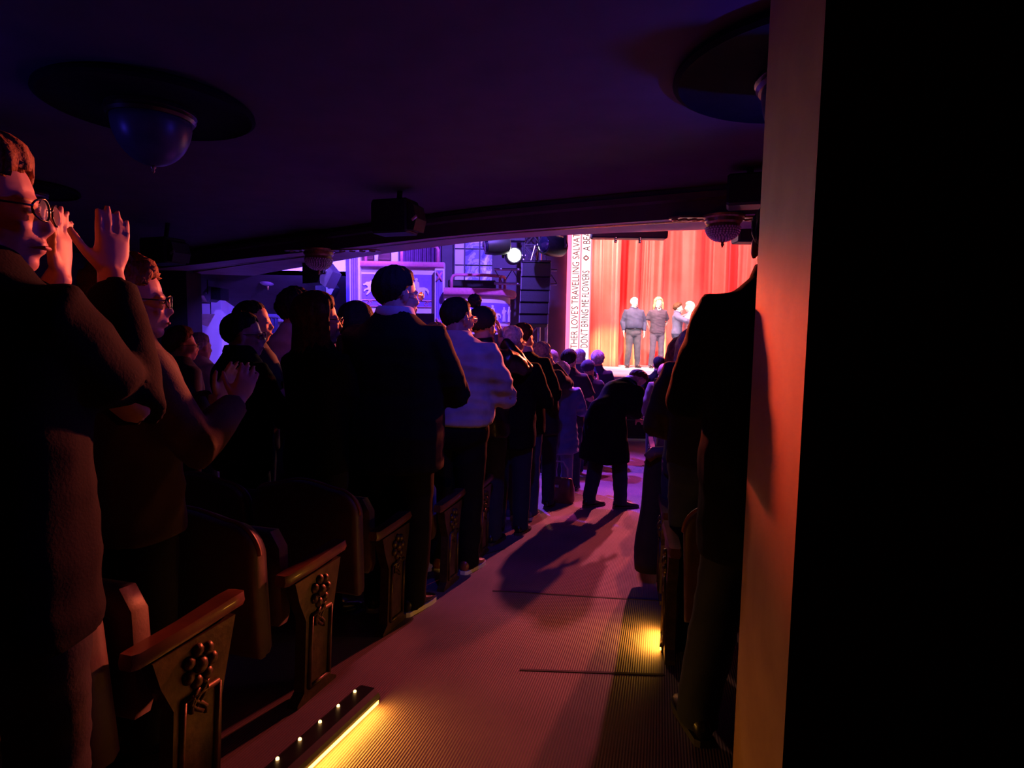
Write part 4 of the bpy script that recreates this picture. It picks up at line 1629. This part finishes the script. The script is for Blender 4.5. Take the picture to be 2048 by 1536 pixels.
def person(px, top, d, hd, label, pose='clap', w_=1.0, belly=0., top_m=None, hem=.80, gap=.028, sleeve='long', trouser_m=None, shoe_m=None, sole_m=None,
           hair=('short', None), sk='fair', yaw=0, nod=0, glasses=None, collar=None, bend=0, base=None, poseL=None, lean=0, H=None, x=None,
           fine=False, leg=(0, 0), feet=True, cuff=None, wr=.006, flare=0., eyes=False, belt=None, lift=0, seed=1, neck_open=None, group=None, stance=.10):
    p = at(px, top, d)
    gz = fz(d) if base is None else base
    H = H or (p.z - gz)
    s_ = H / 1.738
    hd = R(hd)
    X = p.x if x is None else x
    slope = 0 if base is not None else (-.09 if d < 8.5 else -.02)
    gzl = lambda lx, ly: slope * (math.cos(hd) * ly - math.sin(hd) * lx)
    # ---- head frame
    HC = Vector((0, .018, 1.608)) + (Vector((0, .03, -.015)) if bend else Vector())
    HM = Matrix.Translation(HC) @ Matrix.Rotation(R(-yaw), 4, 'Z') @ Matrix.Rotation(R(-nod), 4, 'X') @ Matrix.Scale(1.10, 4)

    def fin(mbs):
        V = np.array(mbs.v) * s_
        V = bend_pts(V, bend, s_)
        mbs.v = [tuple(q_) for q_ in V]
        return mbs

    def arm_def(side_, nm):
        E_, W_, fd, pn, curl = POSES[nm]
        f_ = lambda q_: Vector((q_[0] * side_, q_[1], q_[2]))
        S_ = Vector((side_ * .165 * (1 + (w_ - 1) * .7), -.01, 1.385))
        Ev, Wv = f_(E_), f_(W_)
        Ev.x += side_ * .14 * (w_ - 1)
        if belly and pose in ('clap', 'fold'):
            Wv.y += belly * .3
        return S_, Ev, Wv, f_(fd), f_(pn), curl
    arms = {1: arm_def(1, pose), -1: arm_def(-1, poseL or pose)}
    kneeb = leg
    legs = {}
    for side_, lb in ((1, kneeb[0]), (-1, kneeb[1])):
        fx = side_ * stance
        fy = -.02 + lb
        legs[side_] = (Vector((side_ * .088, -.005, .90)), Vector((side_ * (.055 + stance * .4), .015 + lb * .6, .49)), Vector((fx, fy, .085 + gzl(fx, fy) / s_)))
    # ---- body
    mb_ = MB()
    mb_.rings([superring((0, yc + .0, z), wx * (1 + (w_ - 1) * (.8 if z < 1.46 else .3)), dy * (1 + (w_ - 1) * .8)) for z, wx, dy, yc in TORSO])
    mb_.tube([(0, -.012, 1.46), (0, -.008, 1.52), tuple(HM @ Vector((0, -.015, -.05))), tuple(HM @ Vector((0, -.01, .0)))], [.062 * (1 + (w_ - 1) * .5), .057 * (1 + (w_ - 1) * .5), .056, .05], 14)
    head_shapes(mb_, HM)
    for side_ in (1, -1):
        S_, E_, W_, fd, pn, curl = arms[side_]
        mb_.tube([S_, S_.lerp(E_, .5), E_, E_.lerp(W_, .35), W_], [.058, .047, .041, .042, .029], 12)
        add_hand(mb_, W_, fd, pn, side_, curl)
        h_, k_, a_ = legs[side_]
        mb_.tube([h_, h_.lerp(k_, .5), k_, k_.lerp(a_, .3), a_], [.088, .075, .056, .056, .04], 12)
        mb_.tube([a_ + Vector((0, -.02, -.02)), a_ + Vector((side_ * .01, .08, -.045))], [.035, .03], 10)
    me = bake(fin(mb_), 'person', .0064 if fine else (.0085 if d < 3.5 else .0115 if base is None else .0095), 2, .32 if fine else .4)
    body = link('person', me, skin(sk))
    body.location = (X, d, gz)
    body.rotation_euler = (lean, 0, -hd)
    tag(body, label, 'person', group)
    # ---- upper garment
    top_m = top_m or cloth('black', (.012, .011, .012))
    mb_ = MB()
    rows = [hem]
    zz = hem
    while zz < 1.40:
        zz += .06
        rows.append(min(zz, 1.40))
    rows += [1.435, 1.475, 1.51, 1.53]
    rings_ = []
    for z in rows:
        wx, dy, yc = lerp_rows(TORSO, max(z, .90))
        wx = max(wx, .158) if z < 1.36 else wx
        k = 1 + (w_ - 1)
        g = gap if z < 1.42 else gap * (.55 if z < 1.47 else .45)
        fl_ = flare * max(0, (.95 - z)) / .4
        bz = belly * math.exp(-((z - 1.06) / .17) ** 2)
        if hem > .9 and z < hem + .05:
            g *= .75
        rings_.append(superring((0, yc + bz * .45, z), wx * k + g + fl_ + bz * .35, dy * k + g + fl_ + bz * .55))
    mb_.rings(rings_)
    for side_ in (1, -1):
        S_, E_, W_, fd, pn, curl = arms[side_]
        g = gap * .62
        ku = 1 + (w_ - 1) * .6
        S0 = S_ + Vector((-side_ * .05, 0, -.01))
        if sleeve == 'long':
            cu = W_.lerp(E_, .10)
            mid = E_.lerp(W_, .5)
            mb_.tube([S0, S_, S_.lerp(E_, .3), S_.lerp(E_, .75), E_ + (E_ - S_.lerp(W_, .5)).normalized() * .008, mid, cu],
                     [(.062 + g) * ku, (.066 + g) * ku, (.058 + g) * ku, (.052 + g) * ku, (.05 + g) * ku, .046 + g, .038 + g * .7], 14)
        elif sleeve == 'short':
            mb_.tube([S0, S_, S_.lerp(E_, .3), S_.lerp(E_, .78)], [(.062 + g) * ku, (.066 + g) * ku, (.062 + g) * ku, (.062 + g) * ku], 14)
        else:
            mb_.tube([S0, S_], [.062 + g, .05 + g], 14)
    me = bake(fin(mb_), 'garment', .0125 if d < 4.5 else .016, 5 if d < 4.5 else 3)
    wrinkle(me, wr, seed)
    gname = {'long': 'jacket', 'short': 'short_sleeved_shirt', 'none': 'vest'}[sleeve]
    if hem > .9:
        gname = 'shirt'
    if hem < .7:
        gname = 'coat'
    gm = link(gname, me, top_m, body)
    # ---- trousers
    tr_m = trouser_m or cloth('dark_trousers', (.016, .015, .018))
    mb_ = MB()
    tt = [(z, a, b_, c_) for z, a, b_, c_ in TORSO if z <= 1.03]
    mb_.rings([superring((0, c_, z), a * w_ + .012, b_ * w_ + .012) for z, a, b_, c_ in tt])
    for side_ in (1, -1):
        h_, k_, a_ = legs[side_]
        lw = 1 + (w_ - 1) * .8
        he = a_ + Vector((0, .0, -.045))
        mb_.tube([h_ + Vector((0, 0, .02)), h_.lerp(k_, .4), h_.lerp(k_, .8), k_, k_.lerp(a_, .4), a_ + Vector((0, -.008, .03)), he],
                 [.098 * lw, .094 * lw, .078 * lw, .073 * lw, .072 * lw, .066 + .01 * (lw - 1), .068], 14)
    V = fin(mb_)
    me = bake(V, 'trousers', .0135 if d < 4.5 else .017, 4 if d < 4.5 else 2)
    wrinkle(me, .004, seed + 3)
    link('trousers', me, tr_m, body)
    # ---- shoes
    if feet:
        sm = shoe_m or mat('black_leather', (.014, .012, .012), .35, var=.2, coat=.2)
        so = sole_m or mat('dark_sole', (.05, .045, .045), .7)
        for side_ in (1, -1):
            a_ = legs[side_][2]
            yw = R(8) * side_
            T = Matrix.Translation((a_.x * s_, a_.y * s_, 0)) @ Matrix.Rotation(-yw, 4, 'Z') @ Matrix.Scale(s_, 4)

            def gp(q_):
                v = T @ Vector(q_)
                v.z += gzl(v.x, v.y) + lift
                return v
            mb_ = MB()
            rs = []
            for yy, hw_, hh in ((-.085, .018, .05), (-.075, .03, .085), (-.03, .036, .10), (.03, .039, .095), (.07, .042, .072), (.12, .045, .056), (.165, .040, .046), (.195, .026, .036), (.205, .010, .028)):
                ring = []
                for j in range(12):
                    a = 2 * math.pi * j / 12
                    ring.append(gp((hw_ * math.cos(a), yy, .018 + max(0, (hh - .018) * .5 * (1 + math.sin(a))))))
                rs.append(ring)
            mb_.rings(rs)
            sh = mb_.build('shoe', sm, body, smooth=True)
            mb_ = MB()
            ol = [(-.088, .016), (-.075, .032), (-.02, .036), (.06, .042), (.12, .047), (.17, .042), (.20, .026), (.21, .008)]
            out = [(a, b_) for b_, a in ol] + [(-a, b_) for b_, a in ol[::-1]]
            mb_.prism(out, lambda q_, c_, t: gp((q_, c_, t)), .0, .024)
            mb_.build('sole', so, sh)
    # ---- hair / hat, glasses, collar
    def bent(o_):
        V = np.array([v.co[:] for v in o_.data.vertices]) * s_
        V = bend_pts(V, bend, s_)
        o_.data.vertices.foreach_set('co', V.ravel())
        o_.data.update()
        return o_
    if hair[0] != 'bald':
        bent(make_hair(hair[0], hair[1], HM, body, seed, 'knit_hat' if hair[0] == 'hat' else 'hair'))
    if glasses:
        mb_ = MB()
        for sx in (-1, 1):
            ring = [HM @ Vector((sx * .031 + .025 * math.cos(a), .108 - .012 * abs(math.cos(a)) * (1 if math.cos(a) * sx > 0 else 0), .0 + .020 * math.sin(a))) for a in [2 * math.pi * j / 16 for j in range(17)]]
            mb_.tube(ring, .0022, 5)
            mb_.tube([HM @ Vector(q_) for q_ in ((sx * .056, .098, .004), (sx * .074, .05, .006), (sx * .082, -.01, .006), (sx * .083, -.03, -.008))], .0022, 5)
        mb_.tube([HM @ Vector(q_) for q_ in ((-.007, .11, .004), (.007, .11, .004))], .002, 5)
        gl = bent(mb_.build('glasses', glasses, body, smooth=True))
        for sx in (-1, 1):
            mb_ = MB()
            mb_.prism([(.024 * math.cos(a), .019 * math.sin(a)) for a in [2 * math.pi * j / 14 for j in range(14)]], lambda a, c_, t: HM @ Vector((sx * .031 + a, .106 + t, c_)), -.001, .001)
            bent(mb_.build('lens', mat('spectacle_lens', (.9, .9, .95), .05, trans=.85, spec=.8), gl))
    if collar:
        mb_ = MB()
        n_ = 24
        rs = []
        for prof in ((.000, 1.495), (.006, 1.535), (.010, 1.552), (.020, 1.548), (.032, 1.515), (.028, 1.495)):
            off, z = prof
            rs.append([Vector(((.062 * (1 + (w_ - 1) * .5) + off) * math.cos(a), -.010 + (.066 * (1 + (w_ - 1) * .5) + off) * math.sin(a), z - (.035 * max(0, math.sin(a)) ** 2))) for a in [2 * math.pi * j / n_ for j in range(n_)]])
        mb_.rings(rs, closed=True)
        bent(mb_.build('collar', collar, body, smooth=True))
    if eyes:
        for sx in (-1, 1):
            mb_ = MB()
            mb_.ell(HM @ Vector((sx * .030, .083, -.002)), (.011, .007, .006), 10, 6, HM.to_3x3())
            e_ = bent(mb_.build('eye', mat('eye_white', (.8, .78, .76), .3), body, smooth=True))
            mb_ = MB()
            mb_.ell(HM @ Vector((sx * .030, .089, -.002)), (.005, .003, .005), 8, 5, HM.to_3x3())
            bent(mb_.build('iris', mat('eye_dark', (.05, .03, .02), .2), e_, smooth=True))
        mb_ = MB()
        mb_.ell(HM @ Vector((0, .100, -.066)), (.020, .004, .004), 10, 6, HM.to_3x3())
        bent(mb_.build('lips', mat('lips', (.5, .18, .16), .5), body, smooth=True))
    if belt:
        mb_ = MB()
        rs = []
        for off, z in ((.012, .985), (.018, .985), (.018, 1.02), (.012, 1.02)):
            wx, dy, yc = lerp_rows(TORSO, 1.0)
            rs.append(superring((0, yc, z), wx * w_ + off + .008, dy * w_ + off + .008))
        mb_.rings(rs, closed=True)
        bl = bent(mb_.build('belt', belt, body, smooth=True))
        wx, dy, yc = lerp_rows(TORSO, 1.0)
        mb_ = MB()
        yb_ = yc + dy * w_ + .026
        mb_.box((-.025, yb_ - .004, .984), (.025, yb_ + .006, 1.021), .003)
        bent(mb_.build('buckle', M_metal, bl))
    if neck_open:
        mb_ = MB()
        mb_.prism([(-.055, 1.50), (.055, 1.50), (0, 1.32)], lambda a, c_, t: Vector((a, .095 + gap * .8 - (c_ - 1.32) * .27 + t, c_)), -.02, .012)
        bent(mb_.build('open_neck', skin(sk), body))
    body['s_'] = s_
    return body

BLK = cloth('black', (.008, .007, .008), .85, .12)
CHAR = cloth('charcoal', (.03, .028, .032))
NAVY = cloth('navy', (.03, .035, .09))
WHITE = cloth('white_shirt', (.44, .41, .41), .7)
LILAC = cloth('pale_shirt', (.55, .5, .55), .7)
OLIVE = cloth('olive_knit', (.10, .075, .05))
JEANS = cloth('blue_jeans', (.05, .07, .16))
DJEANS = cloth('dark_jeans', (.025, .03, .06))
PUFF = cloth('blue_puffer', (.16, .2, .45), .5, .5)
LEATHER = mat('black_puffer', (.014, .012, .012), .32, var=.3, scale=12, bump=.6, bscale=26, spec=.6)
BROWN = cloth('brown_coat', (.16, .10, .08))
GREY = cloth('grey_wool', (.14, .13, .14))
HB = hairmat('brown', (.10, .045, .02))
HD = hairmat('black', (.018, .014, .012))
HR = hairmat('auburn', (.26, .11, .04))
HG = hairmat('grey', (.42, .40, .40))
HW = hairmat('white', (.72, .70, .70))
HY = hairmat('blonde', (.55, .36, .16))
FRAME = mat('dark_frame', (.02, .015, .015), .25)
WIRE = M_metal
WSOLE = mat('white_sole', (.75, .72, .72), .6)
WSHOE = mat('pale_shoe', (.6, .56, .58), .6)
BSHOE = mat('brown_shoe', (.22, .07, .03), .35)
HATM = mat('black_knit', (.02, .018, .022), .85, bump=.6, bscale=120)
NHAT = mat('navy_knit', (.05, .05, .12), .85, bump=.6, bscale=120)

person(-66, 279, 1.16, 7, 'person in black at the far left with glasses and reddish hair, clapping hands raised', 'clap_face', 1.05, top_m=BLK, hem=.72, hair=('bob', HR), yaw=62, glasses=FRAME, fine=True, eyes=True, seed=2, cuff=1)
person(250, 526, 1.87, 40, 'person with short curly reddish hair and glasses in an olive knit top, clapping', 'clap', 1.05, top_m=OLIVE, hair=('curly', HR), yaw=25, glasses=FRAME, fine=True, eyes=True, seed=3)
person(360, 660, 4.6, 35, 'person with tousled hair and glasses seen small beside the dark pier far left', 'down', top_m=NAVY, hair=('fluffy', HB), yaw=25, glasses=FRAME, seed=4)
person(397, 668, 5.6, 25, 'grey-haired person in a pale violet-lit top next to the tousled-haired person', 'down', 1.05, top_m=LILAC, hair=('short', HG), seed=5)
person(500, 603, 3.75, 45, 'shaven-headed person facing right, head rimmed in red light', 'clap', 1.08, top_m=CHAR, hair=('buzz', HD), yaw=35, eyes=True, seed=6)
person(482, 628, 3.3, 38, 'dark-haired person with glasses in a black jacket in front of the shaven-headed person', 'clap', 1.08, top_m=BLK, hair=('short', HD), yaw=35, glasses=FRAME, collar=BLK, eyes=True, seed=7)
person(588, 584, 4.45, 20, 'tall person with dark curly hair in a white shirt behind the long-haired person with glasses', 'clap', 1.02, top_m=LILAC, hem=.95, gap=.02, hair=('curly', HD), seed=8)
person(632, 592, 3.02, 28, 'long-haired person with glasses in a dark top, left of the person in the black suit', 'front', .92, top_m=BLK, hair=('long', HB), yaw=35, glasses=FRAME, eyes=True, seed=9)
person(712, 612, 3.9, 20, 'person with a dark rounded hairdo glimpsed behind the shoulder of the black suit', 'clap', top_m=BLK, hair=('bob', HD), seed=10)
person(792, 537, 3.10, 14, 'tall person in a black suit with glasses and a pale collar, seen from behind', 'clap_close', 1.24, .03, top_m=BLK, hem=.74, gap=.032, hair=('short', HD), yaw=34, glasses=WIRE, collar=LILAC, trouser_m=BLK, sole_m=WSOLE, seed=11, fine=True, wr=.004)
person(872, 652, 5.2, 15, 'blonde person barely visible between the black suit and the pale shirt', 'down', top_m=GREY, hair=('bob', HY), seed=12)
person(914, 596, 3.80, 14, 'stocky person in a pale tucked-in shirt and dark trousers with close-cropped hair', 'clap', 1.2, .05, top_m=WHITE, hem=.955, gap=.036, hair=('buzz', HD), sk='tan', yaw=30, glasses=WIRE, trouser_m=BLK, shoe_m=BSHOE, sole_m=WSOLE, seed=13, fine=True, wr=.010)
bp_ = person(966, 618, 4.48, 12, 'person in a black pompom hat and shiny black puffer jacket, hands at the face', 'face', 1.05, top_m=LEATHER, hem=.82, hair=('hat', HATM), yaw=20, seed=14, fine=True, trouser_m=DJEANS, wr=.012)
mbp = MB()
for k in range(40):
    a, e = k * 2.4, math.asin(-1 + 2 * (k + .5) / 40)
    c = Vector((math.cos(e) * math.cos(a), math.cos(e) * math.sin(a), math.sin(e))) * .036
    mbp.ell(Vector((-.055, -.03, 1.795)) * bp_['s_'] + c, (.02, .02, .02), 6, 4)
mbp.build('pompom', HATM, bp_, smooth=True)
person(1025, 655, 4.8, 12, 'white-haired person with glasses in a long dark jacket, right of the knit hat', 'clap', 1.08, .02, top_m=BLK, hem=.74, hair=('short', HW), yaw=28, glasses=WIRE, trouser_m=DJEANS, seed=15)
person(1046, 649, 5.35, 10, 'person with short brown hair and a pale collar beyond the white-haired person', 'clap', 1.1, top_m=BLK, hem=.78, hair=('short', HB), yaw=30, collar=LILAC, trouser_m=JEANS, shoe_m=mat('grey_sneaker', (.12, .12, .2), .6), sole_m=WSOLE, seed=16)
person(1084, 686, 5.85, 10, 'grey-haired person in dark clothes, head lit violet, below the hanging speaker', 'face', 1.02, top_m=CHAR, hair=('short', HG), yaw=15, trouser_m=DJEANS, seed=17)
person(1104, 701, 8.3, 8, 'balding person in a pale shirt, small and far, left of the dark-haired person', 'clap', top_m=LILAC, hair=('receding', HG), seed=18)
person(1123, 728, 6.3, 8, 'short white-haired person in a quilted blue puffer coat and light jeans', 'clap', 1.08, top_m=PUFF, hem=.62, flare=.05, hair=('fluffy', HW), trouser_m=cloth('light_jeans', (.16, .2, .45)), shoe_m=WSHOE, sole_m=WSOLE, seed=19, wr=.012)
person(1139, 700, 6.95, 10, 'dark-haired person in a black short-sleeved top in front of the stage columns', 'clap', 1.05, top_m=CHAR, sleeve='short', hair=('short', HD), yaw=18, trouser_m=DJEANS, seed=20)
person(1160, 700, 8.95, 5, 'grey-haired person standing just below the lettered columns', 'clap', top_m=NAVY, hair=('short', HG), yaw=20, seed=21)
person(1177, 722, 8.2, 15, 'person in a dark knit hat and navy jacket clapping high near the stage', 'clap_high', 1.02, top_m=NAVY, hair=('hat', NHAT), yaw=20, trouser_m=JEANS, sole_m=mat('yellow_sole', (.3, .26, .04), .6), seed=22)
person(1196, 705, 9.4, 12, 'curly grey-haired person in a blue top nearest to the stage', 'clap', 1.05, top_m=NAVY, hair=('curly', HG), seed=23)
person(1250, 700, 5.85, 62, 'person bending forward in a dark knee-length coat in the middle of the aisle', 'hang', 1.08, top_m=BLK, hem=.50, flare=.05, gap=.035, hair=('buzz', HB), bend=R(31), H=1.70, x=.93, trouser_m=DJEANS, seed=24, leg=(.16, -.08), nod=35, wr=.008)
person(1319, 714, 9.0, 5, 'dark-haired person far right near the stage edge', 'down', top_m=BLK, hair=('short', HD), seed=25)
person(1328, 727, 8.2, 5, 'bald person lit violet standing far right near the stage', 'down', top_m=GREY, hair=('bald', None), seed=26)
person(1364, 680, 4.12, 5, 'auburn-haired person right of the aisle, in front of the pale long-haired person', 'front', .82, top_m=BROWN, hair=('long', HR), seed=27)
person(1388, 664, 3.42, 8, 'person with long straight pale hair lit blue, right of the aisle', 'front', .82, top_m=CHAR, hair=('long', HY), seed=28, trouser_m=DJEANS)
person(1432, 610, 2.69, 10, 'person in dark jumper and blue jeans mostly hidden by the big figure', 'fold', 1.12, top_m=CHAR, hem=.95, hair=('bob', HD), trouser_m=JEANS, seed=29)
person(1540, 405, 1.97, 8, 'big person in a long black jacket at the right, head cut by the wall end', 'fold', 1.08, .02, top_m=BLK, hem=.62, gap=.04, hair=('short', HD), trouser_m=DJEANS, seed=30, x=.87, fine=True, collar=BLK, stance=.20)
# performers on the stage
person(1269, 596, 15.3, 178, 'performer in a dark blue shirt and belted trousers standing on the stage', 'down', 1.16, .05, top_m=cloth('slate_shirt', (.045, .05, .095)), hem=.99, gap=.02, hair=('short', HW), sk='pale', yaw=-12, collar=MATS['cloth_slate_shirt'], trouser_m=cloth('grey_trousers', (.07, .07, .085)), base=STAGE_Z, eyes=True, belt=mat('belt_leather', (.02, .015, .015), .4), seed=31, stance=.13)
person(1317, 596, 15.3, 176, 'performer with long light hair in a dark short-sleeved shirt on the stage', 'back', 1.0, top_m=cloth('plum_shirt', (.055, .042, .062)), sleeve='short', hem=.86, gap=.02, hair=('wavy', HY), sk='pale', base=STAGE_Z, eyes=True, collar=MATS['cloth_plum_shirt'], trouser_m=cloth('mauve_jeans', (.085, .07, .10)), neck_open=True, seed=32, stance=.13)
person(1356, 607, 15.25, 110, 'performer with dark curly hair in a blue shirt embracing the blonde performer', 'hug', 1.05, top_m=cloth('blue_shirt', (.10, .10, .17)), hem=.92, gap=.022, hair=('curly', HB), sk='pale', base=STAGE_Z, eyes=True, collar=MATS['cloth_blue_shirt'], trouser_m=DJEANS, seed=33)
person(1380, 605, 15.45, 262, 'performer with bright blonde bobbed hair embraced by the curly-haired performer', 'hug', 1.0, top_m=LILAC, hem=.9, gap=.02, hair=('bob', mat('hair_platinum', (.9, .82, .6), .5, bump=.5, bscale=90)), sk='pale', base=STAGE_Z, trouser_m=DJEANS, seed=34)

# ------------------------------------------------------------------ belongings
def handbag(p, rz, label):
    rt_ = empty('handbag', p, rz)
    m1 = MB()
    m1.rings([superring((0, 0, z), a, b_, 16, .6) for z, a, b_ in ((0, .15, .06), (.03, .165, .075), (.16, .16, .065), (.25, .14, .03), (.262, .13, .018))])
    m1.build('bag_body', mat('brown_leather', (.20, .07, .045), .35, var=.25, scale=14), rt_, smooth=True, angle=50)
    m1 = MB()
    m1.tube([(-.09, 0, .24), (-.085, 0, .36), (-.04, 0, .43), (.04, 0, .43), (.085, 0, .36), (.09, 0, .24)], .009, 8)
    m1.build('strap', mat('pale_strap', (.5, .45, .55), .5), rt_, smooth=True)
    m1 = MB()
    m1.box((-.02, -.078, .17), (.02, -.062, .2), .004)
    m1.build('clasp', M_metal, rt_)
    tag(rt_, label, 'bag')


pb_ = fl(1118, 1004)
handbag(pb_, R(-25), 'brown handbag with a pale strap standing at the left edge of the aisle')
pb_ = fl(1207, 918)
rt = empty('water_bottle', (pb_.x, pb_.y, fz(pb_.y)))
mb = MB()
mb.lathe([(.005, 0), (.03, .0), (.033, .01), (.033, .14), (.028, .165), (.013, .19), (.013, .205)], n=16)
mb.build('bottle_body', mat('clear_plastic', (.8, .75, .85), .1, trans=.7), rt, smooth=True, angle=40)
mb = MB()
mb.lathe([(.005, .203), (.015, .203), (.015, .222), (.005, .224)], n=14)
mb.build('cap', mat('bottle_cap', (.5, .5, .6), .5), rt)
tag(rt, 'small clear water bottle standing on the carpet beside the left people', 'bottle')
# dark coat laid over the aisle arm of a chair on the right
cx_, cy_ = .885, 3.62
mb = MB()
prof = []
rs = []
for k in range(12):
    t = k / 11
    z = .80 - t * .72
    wd = .055 + .035 * t + .01 * math.sin(t * 9)
    dp = .05 + .03 * t
    rs.append(superring((cx_ - .02 * t + .01 * math.sin(t * 7), cy_ + .02 * math.sin(t * 5), fz(cy_) + z), wd, dp, 20, .8))
mb.rings(rs)
o = mb.build('draped_coat', cloth('dark_brown', (.035, .02, .016)), smooth=True)
mb = MB()
mb.tube([(cx_ - .06, cy_ - .04, fz(cy_) + .78), (cx_ - .02, cy_ - .05, fz(cy_) + .82), (cx_ + .03, cy_ - .03, fz(cy_) + .82), (cx_ + .07, cy_ + .02, fz(cy_) + .78)], [.03, .035, .035, .025], 10)
mb.build('fur_collar', mat('brown_fur', (.16, .09, .06), .8, bump=.8, bscale=200), o, smooth=True)
tag(o, 'dark coat with a brown collar hung over a chair arm right of the aisle', 'coat')
